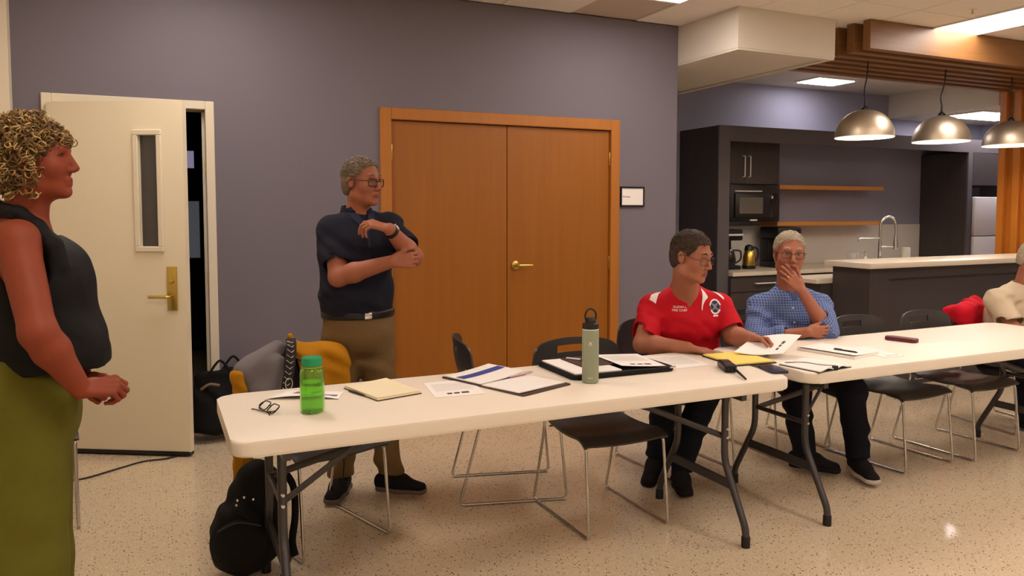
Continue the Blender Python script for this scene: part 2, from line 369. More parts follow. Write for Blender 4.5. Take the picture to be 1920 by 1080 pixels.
mk('control_panel', box(0.555, 0.67, -0.022, 0, 0.05, 0.325, 0.004, 2), mat('dark_glass', (34, 32, 34), 0.12), t)
mk('vent_trim', box(0.055, 0.45, -0.016, 0, 0.342, 0.356, 0.003, 1), M_steel, t)
mk('badge', box(0.28, 0.38, -0.018, 0, 0.013, 0.029, 0.002, 1), M_white, t)
for k, z in enumerate((1.752, 1.322)):
    setp(mk('floating_shelf', box(6.585, 8.32, 6.89, KY - .002, z, z + 0.047, 0.003, 1), M_shelf), ['upper maple floating shelf on the kitchen wall', 'lower maple floating shelf above the backsplash'][k], 'shelf', 'floating shelves')
struct('trim_3', box(5.569, 9.406, KY - 0.014, KY, CZ + .002, 1.319), M_splash, 'pale stone backsplash behind the kitchen counter')
setp(mk('worktop', box(5.578, 9.405, 6.474, KY - .016, CZ - 0.043, CZ, 0.003, 1), M_quartz), 'beige stone worktop along the kitchen back wall', 'worktop')
x = 5.58
for k, wd in enumerate((0.95, 0.95, 0.95, 0.96)):
    t = thing('base_cabinet', ['charcoal base cabinet under the worktop, leftmost below the kettle', 'charcoal base cabinet under the worktop, second from the left panel', 'charcoal base cabinet under the worktop hidden behind the bar', 'charcoal base cabinet under the worktop beside the tall panel'][k], 'cabinet', (x, 0, 0), 0, 'base cabinets')
    mk('body', box(0.001, wd - .001, 6.53, KY - .016, 0.0, CZ - 0.043), M_dark, t)
    dr = mk('drawer', box(0.004, wd - 0.004, 6.508, 6.53, 0.62, CZ - .053, 0.002, 1), M_dark, t)
    mk('handle', tube(fillet([(wd / 2 - .14, 6.508, .71), (wd / 2 - .14, 6.475, .71), (wd / 2 + .14, 6.475, .71), (wd / 2 + .14, 6.508, .71)], 0.01), 0.007, 8), M_steel, dr)
    for a, b in ((0.004, wd / 2 - .002), (wd / 2 + .002, wd - .004)):
        mk('door', box(a, b, 6.508, 6.53, 0.1, 0.614, 0.002, 1), M_dark, t)
    x += wd + 0.002
# fridge and its cabinet
t = thing('fridge', 'tall stainless steel fridge at the end of the kitchen', 'fridge', (9.515, 6.50, 0))
mk('body', box(0, 0.94, 0.055, 0.66, 0.0, 1.67), mat('fridge_side_grey', (150, 146, 146), 0.4, 0.5), t)
for a, b, nm in ((0.02, 1.170, 'fridge_door'), (1.180, 1.675, 'freezer_door')):
    dd = mk(nm, box(0, 0.94, 0, 0.055, a, b, 0.012, 3), M_steel, t)
    zz = (b - 0.35, b - 0.05) if nm == 'fridge_door' else (a + 0.05, b - 0.1)
    mk('handle', tube(fillet([(0.87, 0, zz[0]), (0.87, -0.05, zz[0]), (0.87, -0.05, zz[1]), (0.87, 0, zz[1])], 0.02), 0.011, 8), M_steel, dd)
t = thing('wall_cabinet', 'dark cabinet mounted above the fridge', 'cabinet', (9.492, FY, 0))
mk('body', box(0, 1.0, 0.012, KY - FY - .002, 1.825, 2.238), M_dark, t)
for a, b in ((0.004, 0.498), (0.502, 0.996)): mk('door', box(a, b, -0.008, 0.012, 1.828, 2.234, 0.002, 1), M_dark, t)
# bar
t = thing('bar_counter', 'dark panelled bar with raised stone top', 'counter', (0, 0, 0))
mk('bar_top', box(5.27, 8.50, 4.47, 4.95, 1.025, 1.07, 0.004, 2), M_quartz, t)
mk('end_panel', box(5.32, 5.36, 4.52, 4.90, 0, 1.025), M_dark, t)
mk('corner_post', box(5.361, 5.55, 4.52, 4.56, 0, 1.025), M_dark, t)
mk('front_panel', box(5.55, 8.45, 4.56, 4.60, 0, 0.95), mat('charcoal_bar_panel', (66, 60, 62), 0.5, var=0.05), t)
mk('apron', box(5.55, 8.45, 4.53, 4.56, 0.93, 1.025), M_dark, t)
mk('back_panel', box(5.36, 8.45, 4.86, 4.90, 0, 1.025), M_dark, t)
t = thing('return_counter', 'lower stone return counter behind the bar end', 'counter', (0, 0, 0))
mk('top', box(5.14, 8.0, 4.905, 5.30, 0.872, 0.91, 0.003, 1), M_quartz, t); mk('cabinet', box(5.20, 8.0, 4.91, 5.27, 0, 0.872), M_dark, t)
# small kitchen things
t = thing('kitchen_faucet', 'tall chrome spring faucet rising behind the bar', 'faucet', (6.15, 5.12, 0.911))
mk('post', lathe([(0, 0), (0.028, 0), (0.028, 0.01), (0.016, 0.02), (0.015, 0.30), (0, 0.30)], 16), M_chrome, t)
mk('spring_neck', tube(pathpts([(0, 0, 0.29), (0, 0, 0.44), (0.015, -0.01, 0.50), (0.07, -0.03, 0.535), (0.125, -0.05, 0.50), (0.14, -0.055, 0.42), (0.14, -0.055, 0.34)], 6), 0.011, 10), M_chrome, t)
mk('spray_head', lathe([(0, 0), (0.02, 0), (0.022, 0.03), (0.016, 0.09), (0.013, 0.12), (0, 0.12)], 16), M_chrome, t, loc=(0.14, -0.055, 0.23))
mk('holder_arm', tube([(0, 0, 0.25), (0.14, -0.055, 0.25)], 0.007, 8), M_chrome, t)
mk('pot_filler', tube(fillet([(0, 0, 0.33), (-0.19, 0.07, 0.33), (-0.19, 0.07, 0.30)], 0.02), 0.009, 8), M_chrome, t)
t = thing('soap_dispenser', 'small clear soap dispenser beside the faucet', 'soap dispenser', (5.94, 5.10, 0.911))
mk('bottle', lathe([(0, 0), (0.035, 0), (0.036, 0.12), (0.015, 0.15), (0.013, 0.17), (0, 0.17)], 20), mat('clear_plastic', (210, 206, 200), 0.15, spec=0.5), t)
mk('pump', tube(fillet([(0, 0, 0.17), (0, 0, 0.215), (-0.05, 0.0, 0.21)], 0.01), 0.006, 8), M_chrome, t)
glass = mat('clear_glass', (245, 245, 245), 0.03, trans=0.9, var=0)
for k, (gx, gy) in enumerate(((5.78, 5.07), (5.66, 5.0))):
    setp(mk('drinking_glass', lathe([(0, 0), (0.033, 0), (0.038, 0.21), (0.035, 0.21), (0.031, 0.008), (0, 0.008)], 20), glass, loc=(gx, gy, 0.911)), ['clear drinking glass next to the soap dispenser', 'clear drinking glass at the bar end'][k], 'glass', 'glasses by the sink')
setp(mk('paper_towel_roll', lathe([(0, 0), (0.05, 0), (0.055, 0.004), (0.055, 0.196), (0.05, 0.20), (0.02, 0.20), (0.02, 0.15), (0, 0.15)], 24), M_white, loc=(8.53, 6.72, CZ + .001)), 'white paper towel roll standing near the dark tall panel', 'paper roll')
t = thing('kettle', 'gold and black thermal carafe on the kitchen worktop', 'kettle', (6.12, 6.84, CZ + .001)); t.scale = (1.12, 1.12, 1.12)
mk('body', lathe([(0, 0), (0.062, 0), (0.065, 0.02), (0.062, 0.12), (0.045, 0.19), (0.03, 0.205), (0, 0.205)], 24), mat('gold_steel', (214, 176, 84), 0.25, 0.9), t)
mk('base_ring', lathe([(0.0, -.0005), (0.068, -.0005), (0.068, 0.035), (0.06, 0.036)], 24), M_black, t)
mk('lid', lathe([(0.045, 0.185), (0.048, 0.19), (0.04, 0.23), (0.015, 0.245), (0, 0.245)], 20), M_black, t)
mk('handle', tube(pathpts([(0.035, -0.01, 0.22), (0.09, -0.02, 0.20), (0.095, -0.02, 0.12), (0.06, -0.01, 0.06)], 5), 0.010, 8), M_black, t)
t = thing('coffee_maker', 'large black drip coffee maker behind the seated man in blue', 'coffee maker', (6.66, 6.92, CZ + .001)); t.scale = (1.12, 1.12, 1.12)
mk('base', box(-0.15, 0.15, -0.14, 0.14, 0, 0.06, 0.01, 2), M_black, t); mk('column', box(-0.15, 0.15, 0.02, 0.14, 0.06, 0.30, 0.01, 2), M_black, t)
mk('basket', box(-0.16, 0.16, -0.14, 0.14, 0.30, 0.42, 0.02, 3), M_black, t)
mk('carafe', lathe([(0, 0.062), (0.07, 0.062), (0.085, 0.12), (0.075, 0.19), (0.06, 0.23), (0.05, 0.23), (0, 0.22)], 24), mat('dark_carafe_glass', (40, 34, 32), 0.08), t, loc=(0, -0.05, 0))
t = thing('coffee_maker', 'slim black and steel coffee brewer tucked against the left panel', 'coffee maker', (5.86, 6.93, CZ + .001)); t.scale = (1.12, 1.12, 1.12)
mk('base', box(-0.10, 0.10, -0.12, 0.10, 0, 0.04, 0.008, 2), M_black, t); mk('column', box(-0.10, 0.10, 0.03, 0.10, 0.04, 0.36, 0.008, 2), M_black, t)
mk('brew_head', box(-0.10, 0.12, -0.12, 0.10, 0.29, 0.40, 0.015, 3), M_black, t); mk('steel_band', box(-0.101, 0.121, -0.121, 0.101, 0.335, 0.36, 0.004, 1), M_steel, t)
mk('carafe', lathe([(0, 0.042), (0.06, 0.042), (0.07, 0.10), (0.055, 0.17), (0.045, 0.2), (0, 0.2)], 20), mat('dark_carafe_glass', (40, 34, 32), 0.08), t, loc=(0.01, -0.04, 0))
mk('carafe_handle', tube(pathpts([(0.055, -0.06, 0.19), (0.12, -0.08, 0.18), (0.125, -0.08, 0.10), (0.075, -0.06, 0.06)], 5), 0.009, 8), M_black, t)
# slat canopy
t = thing('slat_canopy', 'canopy of parallel brown wooden slats above the bar', 'slat canopy', (0, 0, 0))
SL = [4.61 + 0.165 * k for k in range(7)]
for k, y in enumerate(SL):
    mk('slat', box(5.36 + 0.0 * k, 8.72, y, y + 0.075, 2.83, ZC - 0.002, 0.003, 1), M_slat, t)
t = thing('slat_post', 'honey wood slatted column standing behind the bar end', 'column', (0, 0, 0))
for k, y in enumerate(SL):
    if y < 4.93: mk('slat', box(8.66, 8.72, y, y + 0.075, 0, 2.829, 0.003, 1), M_post, t)
    else: mk('slat', box(8.66, 8.72, y, y + 0.075, 0, 2.829, 0.003, 1), M_post, t)
mk('backing', box(8.725, 8.75, 4.61, 5.67, 0, 2.829), M_post, t)
# pendants
prof = []
RD = 0.248
for k in range(15):
    a = R(90 * k / 14); prof.append((max(RD * math.sin(a) ** 0.92, 0.0), RD * 0.98 * math.cos(a)))
inner = [(r * 0.985, z - 0.006) for r, z in prof][::-1]
sh_me = lathe(prof, 48); sh_me.materials.append(M_nickel)
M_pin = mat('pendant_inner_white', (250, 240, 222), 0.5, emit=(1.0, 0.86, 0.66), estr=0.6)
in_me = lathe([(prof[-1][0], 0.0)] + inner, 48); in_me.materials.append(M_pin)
bulb_me = lathe([(0, -0.02), (0.03, -0.01), (0.045, 0.03), (0.035, 0.07), (0.018, 0.10), (0.018, 0.16), (0, 0.16)], 20); bulb_me.materials.append(emis('pendant_bulb', (1.0, 0.86, 0.68), PENDANT * 12))
for k, xx in enumerate((5.77, 6.78, 7.81)):
    t = thing('pendant_lamp', ['brushed nickel dome pendant lamp, leftmost of three over the bar', 'brushed nickel dome pendant lamp, middle of three over the bar', 'brushed nickel dome pendant lamp in front of the slatted column'][k], 'pendant lamp', (xx, 5.0, 2.155), 0, 'pendant lamps over the bar')
    mk('shade', sh_me, None, t); mk('reflector', in_me, None, t); mk('bulb', bulb_me, None, t, loc=(0, 0, 0.06))
    mk('cap', lathe([(0, 0.238), (0.03, 0.238), (0.03, 0.258), (0.012, 0.275), (0.006, 0.345), (0, 0.345)], 16), M_black, t)
    sw = (0.012, 0.02, -0.006)[k]
    mk('cord', tube(pathpts([(0, 0, 0.33), (-sw, 0, 0.42), (sw, 0, 0.52), (sw * 2, 0.0, 0.674)], 6), 0.006, 8), M_black, t)
# ================================================================== furniture
def make_table(label, cx, cy):
    t = thing('folding_table', label, 'table', (cx, cy, 0), 0, 'white folding tables in a row')
    mk('tabletop', prism(rrect(-1.215, 1.215, -0.37, 0.37, 0.065, 8), 0.683, 0.737, 0.010, 3), M_tabletop, t)
    bm = bmesh.new()
    for s in (-1, 1): bx(bm, -1.06, 1.06, s * 0.20 - 0.012, s * 0.20 + 0.012, 0.660, 0.683)
    mk('under_rail', fin(bm, False), M_legm, t)
    return t
def leg_set(t, x, dirx, off=-0.06):
    for s in (-1, 1):
        yt = 0.175 * s + off; yf = 0.325 * s + off
        mk('leg', tube(pathpts([(x, yt, 0.672), (x, yt, 0.5), (x, yt + .004 * s, 0.36), (x, yt + 0.05 * s, 0.26), (x, yf - 0.04 * s, 0.15), (x, yf - 0.005 * s, 0.08), (x, yf, 0.02)], 5), 0.0165, 12), M_legm, t)
        mk('foot_cap', lathe([(0, 0), (0.02, 0), (0.02, 0.045), (0.017, 0.05), (0, 0.05)], 12), M_foot, t, loc=(x, yf, 0.0))
    mk('crossbar', tube([(x, -0.17 + off, 0.46), (x, 0.17 + off, 0.46)], 0.0115, 10), M_legm, t)
    mk('crossbar', box(x - 0.008, x + 0.008, -0.22 + off, 0.22 + off, 0.228, 0.272, 0.004, 1), M_legm, t)
    mk('crossbar', box(x - 0.014, x + 0.014, -0.30 + off, 0.30 + off, 0.655, 0.683), M_legm, t)
    y = -0.175 + off + 0.02
    mk('brace', tube([(x, y, 0.46), (x + dirx * 0.30, off, 0.585), (x + dirx * 0.55, off, 0.668)], 0.010, 8, flat=(0.006, 0.014)), M_legm, t)
    mk('brace', tube([(x, -y + 2 * off, 0.46), (x + dirx * 0.30, off, 0.585)], 0.010, 8, flat=(0.006, 0.014)), M_legm, t)
    for z in (0.50, 0.46): mk('bolt', lathe([(0, 0), (0.008, 0), (0.006, 0.006), (0, 0.006)], 10), M_chrome, t, loc=(x, -0.175 + off - 0.016, z), rot=(R(90), 0, 0))
TZ = 0.737
t1 = make_table('white folding table in the foreground holding the two water bottles', 1.425, 3.01)
leg_set(t1, 0.385 - 1.425, 1); leg_set(t1, 2.36 - 1.425, -1)
t2 = make_table('white folding table on the right holding the dark red phone', 3.985, 3.035)
leg_set(t2, 2.88 - 3.985, 1); leg_set(t2, 4.93 - 3.985, -1)
# ---- chairs
def chair_meshes():
    def seat(u, v):   # u across, v front(0)->back(1)
        x = (u - 0.5) * (0.46 - 0.05 * v); y = -0.25 + 0.46 * v
        z = 0.452 - 0.020 * math.sin(math.pi * min(1, v * 1.05)) - 0.035 * max(0, (0.18 - v) / 0.18) ** 2 + 0.012 * (2 * u - 1) ** 2 + 0.02 * max(0, v - .85) / .15
        ed = max(0, abs(2 * u - 1) - 0.9) / 0.1
        return (x, y, z - 0.006 * ed)
    bm = bmesh.new(); bm.from_mesh(sheet(seat, 16, 18, 0.012)); s = fin(bm, ang=60)
    # back with handle slot
    nu, nv = 28, 16
    def back(u, v):
        a = (2 * u - 1)
        wdt = 0.245 + 0.018 * math.sin(math.pi * v)
        x = a * wdt
        top = 0.838 - 0.022 * a * a - 0.030 * a ** 10; bot = 0.535 + 0.02 * a * a
        z = bot + (top - bot) * v
        y = 0.215 + 0.075 * v - 0.065 * a * a * 1.0 + 0.02 * math.sin(math.pi * v)
        return Vector((x, y, z))
    bm = bmesh.new(); th = 0.011
    g = [[back(i / nu, j / nv) for j in range(nv + 1)] for i in range(nu + 1)]
    def nn(i, j):
        du = g[min(i + 1, nu)][j] - g[max(i - 1, 0)][j]; dv = g[i][min(j + 1, nv)] - g[i][max(j - 1, 0)]
        return du.cross(dv).normalized() * th / 2
    T = [[bm.verts.new(g[i][j] + nn(i, j)) for j in range(nv + 1)] for i in range(nu + 1)]
    B = [[bm.verts.new(g[i][j] - nn(i, j)) for j in range(nv + 1)] for i in range(nu + 1)]
    hole = lambda i, j: 9 <= i <= 18 and 12 <= j <= 13
    inside = lambda i, j: 0 <= i < nu and 0 <= j < nv and not hole(i, j)
    for i in range(nu):
        for j in range(nv):
            if hole(i, j): continue
            bm.faces.new((T[i][j], T[i + 1][j], T[i + 1][j + 1], T[i][j + 1])); bm.faces.new((B[i][j], B[i][j + 1], B[i + 1][j + 1], B[i + 1][j]))
            for di, dj, a, b in ((-1, 0, (i, j), (i, j + 1)), (1, 0, (i + 1, j), (i + 1, j + 1)), (0, -1, (i, j), (i + 1, j)), (0, 1, (i, j + 1), (i + 1, j + 1))):
                if not inside(i + di, j + dj): bm.faces.new((T[a[0]][a[1]], T[b[0]][b[1]], B[b[0]][b[1]], B[a[0]][a[1]]))
    bk = fin(bm, ang=60)
    sides = []
    for s_ in (-1, 1):
        x = 0.218 * s_
        sides.append(tube(fillet([(x * 0.88, -0.12, 0.428), (x * 0.98, -0.235, 0.425), (x, -0.275, 0.0075), (x, 0.285, 0.0075), (x * 0.98, 0.17, 0.44), (x * 0.93, 0.225, 0.60), (x * 0.90, 0.248, 0.70)], 0.03, 5), 0.0072, 10))
    bars = [tube([(-0.205, y, 0.424), (0.205, y, 0.424)], 0.007, 8) for y in (-0.18, 0.14)]
    gl = lathe([(0, 0), (0.010, 0), (0.010, 0.006), (0, 0.006)], 8)
    return s, bk, sides, bars, gl
CH = chair_meshes()
def chair(label, x, y, deg):
    t = thing('stacking_chair', label, 'chair', (x, y, 0), R(deg), 'charcoal sled-base chairs')
    mk('seat', CH[0], M_seat, t); mk('backrest', CH[1], M_seat, t)
    for s in CH[2]: mk('sled_leg', s, M_chrome, t)
    for s in CH[3]: mk('seat_rail', s, M_chrome, t)
    return t
chair('charcoal sled chair mostly hidden behind the woman in olive trousers', -0.605, 4.34, 6)
chair('charcoal chair at the left table end carrying the grey and mustard jacket', 0.66, 3.60, 18)
chair('charcoal chair turned sideways in front of the double doors', 1.70, 3.74, 75)
chair('empty charcoal chair with handle slot behind the grey-green bottle', 1.97, 3.24, 0)
chair('charcoal chair under the man in the red shirt', 2.78, 3.72, 4)
chair('charcoal chair under the man in the blue checked shirt', 3.60, 3.78, 0)
chair('empty charcoal chair next to the man in blue, left of two', 4.03, 3.26, 4)
chair('empty charcoal chair beside the red jacket, behind the dark red phone', 4.62, 3.24, 2)
chair('charcoal chair with red jacket under the man in the beige shirt', 5.43, 3.44, -8)
# ================================================================== implicit-surface modelling for bodies, clothes and bags
def V(*a): return np.array(a[0] if len(a) == 1 else a, float)
def nrm(v): v = V(v); return v / max(np.linalg.norm(v), 1e-9)
class SDF:
    def __init__(s): s.p = []; s.cuts = []; s.disp = None
    def cone(s, a, b, ra, rb=None, u=None, k=0.02, sub=False, cap=None, pl=None, tag=0):
        """rounded elliptical cone a->b; ra / rb radius or (radius along u, radius across)"""
        a, b = V(a), V(b); ra = ra if isinstance(ra, (tuple, list)) else (ra, ra); rb = ra if rb is None else (rb if isinstance(rb, (tuple, list)) else (rb, rb))
        L = np.linalg.norm(b - a); ax = (b - a) / L if L > 1e-6 else V(0, 0, 1)
        if u is None: u = np.cross(ax, V(0.31, 0.2, 0.93)); 
        u = V(u); u = nrm(u - ax * (u @ ax)); v = np.cross(ax, u)
        s.p.append(dict(a=a, ax=ax, L=L, u=u, v=v, ra=ra, rb=rb, rw=cap, k=k, sub=sub, pl=pl, tag=tag)); return s
    def ell(s, c, r, ax=(0, 0, 1), u=(1, 0, 0), k=0.02, sub=False, pl=None, tag=0):
        """ellipsoid: r = (along u, across, along ax)"""
        c = V(c); ax = nrm(ax); u = V(u); u = nrm(u - ax * (u @ ax)); v = np.cross(ax, u)
        s.p.append(dict(a=c, ax=ax, L=0.0, u=u, v=v, ra=(r[0], r[1]), rb=(r[0], r[1]), rw=r[2], k=k, sub=sub, pl=pl, tag=tag)); return s
    def cut(s, n, point): n = nrm(n); s.cuts.append((n, n @ V(point))); return s
    @staticmethod
    def d1(q, P):
        d = P - q['a']; sx = d @ q['ax']; L = q['L']
        if L > 1e-6: t = np.clip(sx / L, 0, 1); ex = sx - t * L
        else: t = 0.0; ex = sx
        ru = q['ra'][0] + (q['rb'][0] - q['ra'][0]) * t; rv = q['ra'][1] + (q['rb'][1] - q['ra'][1]) * t
        rw = q['rw'] if q['rw'] else np.minimum(ru, rv)
        pu = d @ q['u']; pv = d @ q['v']
        kk = np.sqrt((pu / ru) ** 2 + (pv / rv) ** 2 + (ex / rw) ** 2) + 1e-9
        r = np.sqrt(pu * pu + pv * pv + ex * ex)
        o = np.where(kk > 0.05, r * (1 - 1 / kk), -np.minimum(np.minimum(ru, rv), rw) * 0.95)
        if q['pl']:
            for n, c in q['pl']: o = np.maximum(o, P @ n - c)
        return o
    def ev(s, P, idx=None):
        D = np.full(len(P), 9.0)
        for i in (range(len(s.p)) if idx is None else idx):
            q = s.p[i]; d = s.d1(q, P); k = q['k']
            if q['sub']:
                h = np.maximum(k - np.abs(D + d), 0) / k; D = np.maximum(D, -d) + h * h * k * 0.25
            else:
                h = np.maximum(k - np.abs(D - d), 0) / k; D = np.minimum(D, d) - h * h * k * 0.25
        for n, c in s.cuts: D = np.maximum(D, P @ n - c)
        if s.disp is not None: D = D + s.disp(P)
        return D
    def bounds(s):
        lo = V(9, 9, 9); hi = -lo
        for q in s.p:
            if q['sub']: continue
            m = max(max(q['ra']), max(q['rb']), q['rw'] or 0)
            for e in (q['a'], q['a'] + q['ax'] * q['L']): lo = np.minimum(lo, e - m); hi = np.maximum(hi, e + m)
        return lo - 0.02, hi + 0.02
    def mesh(s, h=0.005, base=(0, 0, 0), smooth=True, lo=None, hi=None):
        b0, b1 = s.bounds(); lo = b0 if lo is None else np.maximum(b0, lo); hi = b1 if hi is None else np.minimum(b1, hi)
        B = 12; nb = np.ceil((hi - lo) / (h * B)).astype(int) + 1; n = nb * B
        vol = np.full(n, 1.0, np.float32); Rb = h * B * 0.5 * 1.7321
        ii = np.stack(np.meshgrid(*[np.arange(m) for m in nb], indexing='ij'), -1).reshape(-1, 3)
        ctr = lo + (ii * B + (B - 1) / 2) * h
        dd = np.stack([s.d1(q, ctr) for q in s.p], 1)
        dc = s.ev(ctr); act = np.abs(dc) < Rb * 1.9 + 0.02
        add = np.array([not q['sub'] for q in s.p])
        g = np.arange(B); off = np.stack(np.meshgrid(g, g, g, indexing='ij'), -1).reshape(-1, 3) * h
        for m in range(len(ii)):
            i, j, k = ii[m] * B
            if not act[m]:
                if dc[m] < 0: vol[i:i + B, j:j + B, k:k + B] = -1
                continue
            idx = [t for t in range(len(s.p)) if dd[m, t] < Rb * 1.9 + s.p[t]['k'] + 0.01]
            vol[i:i + B, j:j + B, k:k + B] = s.ev(lo + ii[m] * B * h + off, idx).reshape(B, B, B)
        sg = vol < 0
        c8 = [(a, b, c) for a in (0, 1) for b in (0, 1) for c in (0, 1)]
        sl = lambda A, o: A[o[0]:A.shape[0] - 1 + o[0], o[1]:A.shape[1] - 1 + o[1], o[2]:A.shape[2] - 1 + o[2]]
        cnt = sum(sl(sg, o).astype(np.int8) for o in c8)
        cells = np.argwhere((cnt > 0) & (cnt < 8))
        val = np.stack([vol[cells[:, 0] + o[0], cells[:, 1] + o[1], cells[:, 2] + o[2]] for o in c8], 1)
        acc = np.zeros((len(cells), 3)); num = np.zeros(len(cells))
        for x in range(8):
            for y in range(x + 1, 8):
                A = np.array(c8[x]); Bv = np.array(c8[y])
                if np.abs(A - Bv).sum() != 1: continue
                cr = (val[:, x] < 0) != (val[:, y] < 0)
                t = np.where(cr, val[:, x] / (val[:, x] - val[:, y] + 1e-12), 0)
                acc += np.where(cr[:, None], A + t[:, None] * (Bv - A), 0); num += cr
        vert = lo + (cells + acc / num[:, None]) * h
        idg = np.full(np.array(vol.shape) - 1, -1, np.int32); idg[cells[:, 0], cells[:, 1], cells[:, 2]] = np.arange(len(cells))
        quads = []
        for ax in range(3):
            o = [0, 0, 0]; o[ax] = 1
            A = sg[:vol.shape[0] - o[0], :vol.shape[1] - o[1], :vol.shape[2] - o[2]]; Bn = sg[o[0]:, o[1]:, o[2]:]
            e = np.argwhere(A != Bn); 
            b, c = (ax + 1) % 3, (ax + 2) % 3
            ok = (e[:, b] > 0) & (e[:, c] > 0) & (e[:, b] < vol.shape[b] - 1) & (e[:, c] < vol.shape[c] - 1); e = e[ok]
            q = []
            for db, dc_ in ((-1, -1), (0, -1), (0, 0), (-1, 0)):
                t = e.copy(); t[:, b] += db; t[:, c] += dc_; q.append(idg[t[:, 0], t[:, 1], t[:, 2]])
            q = np.stack(q, 1); fl = ~A[e[:, 0], e[:, 1], e[:, 2]]; q[fl] = q[fl][:, ::-1]
            quads.append(q)
        Q = np.concatenate(quads); s.world_verts = vert
        me = bpy.data.meshes.new('sdf'); vv = (vert - V(base))
        me.vertices.add(len(vv)); me.vertices.foreach_set('co', vv.astype(np.float32).ravel())
        me.loops.add(Q.size); me.loops.foreach_set('vertex_index', Q.astype(np.int32).ravel())
        me.polygons.add(len(Q)); me.polygons.foreach_set('loop_start', np.arange(0, Q.size, 4, dtype=np.int32)); me.polygons.foreach_set('loop_total', np.full(len(Q), 4, np.int32))
        me.polygons.foreach_set('use_smooth', np.full(len(Q), smooth)); me.update(calc_edges=True); me.validate()
        return me
def facecenters(me, base):
    c = np.zeros(len(me.polygons) * 3); me.polygons.foreach_get('center', c); return c.reshape(-1, 3) + V(base)
def setmat(me, mask, index):
    m = np.zeros(len(me.polygons), np.int32); me.polygons.foreach_get('material_index', m); m[mask] = index; me.polygons.foreach_set('material_index', m)
def folds(amp, freq, dirs, seed=0):
    """gentle cloth folds as a displacement field"""
    r = np.random.default_rng(seed); D = [nrm(d) for d in dirs]; ph = r.uniform(0, 6.28, len(D)); fr = freq * r.uniform(0.7, 1.4, len(D))
    def f(P):
        wv = 0.03 * np.sin(P[:, 2:3] * 23 + P[:, 0:1] * 9)[:, 0]
        return sum(amp / len(D) * np.sin((P @ d + wv) * q + p) for d, q, p in zip(D, fr, ph))
    return f
# ---- skin, hair
def skinmat(name, rgb):
    return mat(name, rgb, 0.58, spec=.35, var=0.10, vscale=14, bump=0.05, bscale=220, sub=0.08)
def head_prims(S, c, f, up, sc=1.0, jaw=1.0, k=0.014):
    f = nrm(f); up = V(up); up = nrm(up - f * (up @ f)); l = np.cross(up, f)
    T = lambda a, b, d: V(c) + sc * (a * f + b * l + d * up)
    e = lambda p, r, k_=k, sub=False, ax=None, u=None: S.ell(p, tuple(x * sc for x in r), ax if ax is not None else up, f if u is None else u, k_ * sc, sub)
    e(T(-.014, 0, .036), (.099, .076, .087)); e(T(.028, 0, -.02), (.066, .063, .092), .02)
    e(T(.042, 0, -.088), (.044, .047 * jaw, .032), .03); e(T(.077, 0, -.104), (.017, .022, .016), .02)
    for s in (-1, 1):
        e(T(.0, s * .050 * jaw, -.068), (.024, .018, .026), .03); e(T(.058, s * .040, -.028), (.028, .026, .026), .03)
        e(T(.094, s * .033, .003), (.013, .020, .013), .014, True)
    S.cone(T(.081, -.036, .028), T(.081, .036, .028), .0105 * sc, k=.018 * sc)
    S.cone(T(.090, 0, .016), T(.110, 0, -.030), .0075 * sc, .0115 * sc, k=.010 * sc)
    for s in (-1, 1): e(T(.100, s * .0115, -.036), (.011, .008, .008), .006)
    S.cone(T(.0885, -.019, -.066), T(.0885, .019, -.066), .0065 * sc, k=.008 * sc); S.cone(T(.093, -.004, -.0625), T(.093, .004, -.0625), .0055 * sc, k=.006 * sc)
    S.cone(T(.0875, -.015, -.078), T(.0875, .015, -.078), .0072 * sc, k=.007 * sc)
    S.cone(T(.0985, -.022, -.072), T(.0985, .022, -.072), .0022 * sc, k=.003 * sc, sub=True)
    for s in (-1, 1):
        e(T(-.012, s * .079, -.004), (.019, .007, .032), .006, False, nrm(up * .96 - f * .25)); e(T(-.006, s * .085, -.004), (.010, .005, .018), .004, True)
        S.cone(T(.080, s * .020, .014), T(.074, s * .046, .012), .0045 * sc, k=.006 * sc)   # upper lids
        S.cone(T(.081, s * .021, -.006), T(.075, s * .044, -.006), .004 * sc, k=.006 * sc)  # lower lids
    return T, f, l, up
def eye_parts(root, T, f, sc, base, iris=(70, 84, 92), look=None):
    look = nrm(f if look is None else look)
    for s in (-1, 1):
        c = T(.0712, s * .0325, .0030); r = .0122 * sc
        q = Vector((0, 0, 1)).rotation_difference(Vector(look))
        me = lathe([(0, -1), (.38, -.92), (.71, -.7), (.92, -.38), (1, 0), (.92, .38), (.71, .7), (.38, .92), (0, 1)], 16)
        me.transform(Matrix.Translation(Vector(c - V(base))) @ q.to_matrix().to_4x4() @ Matrix.Scale(r, 4))
        o = mk('eye', me, mat('eye_white', (176, 160, 150), 0.2, var=0.02), root)
        me = lathe([(0, 1.04), (.20, 1.03), (.44, .94), (.46, .90), (0, .86)], 16)
        me.transform(Matrix.Translation(Vector(c - V(base))) @ q.to_matrix().to_4x4() @ Matrix.Scale(r, 4))
        mk('iris', me, mat('iris_dark', iris, 0.15), o)
def brow_part(root, T, sc, base, m, th=.0045):
    for s in (-1, 1):
        mk('eyebrow', tube(pathpts([T(.091, s * .014, .030) - V(base), T(.092, s * .030, .036) - V(base), T(.080, s * .050, .030) - V(base)], 4), [th * sc * x for x in (.6, .8, 1, 1.1, 1.1, 1, .8, .6, .4)], 6), m, root)
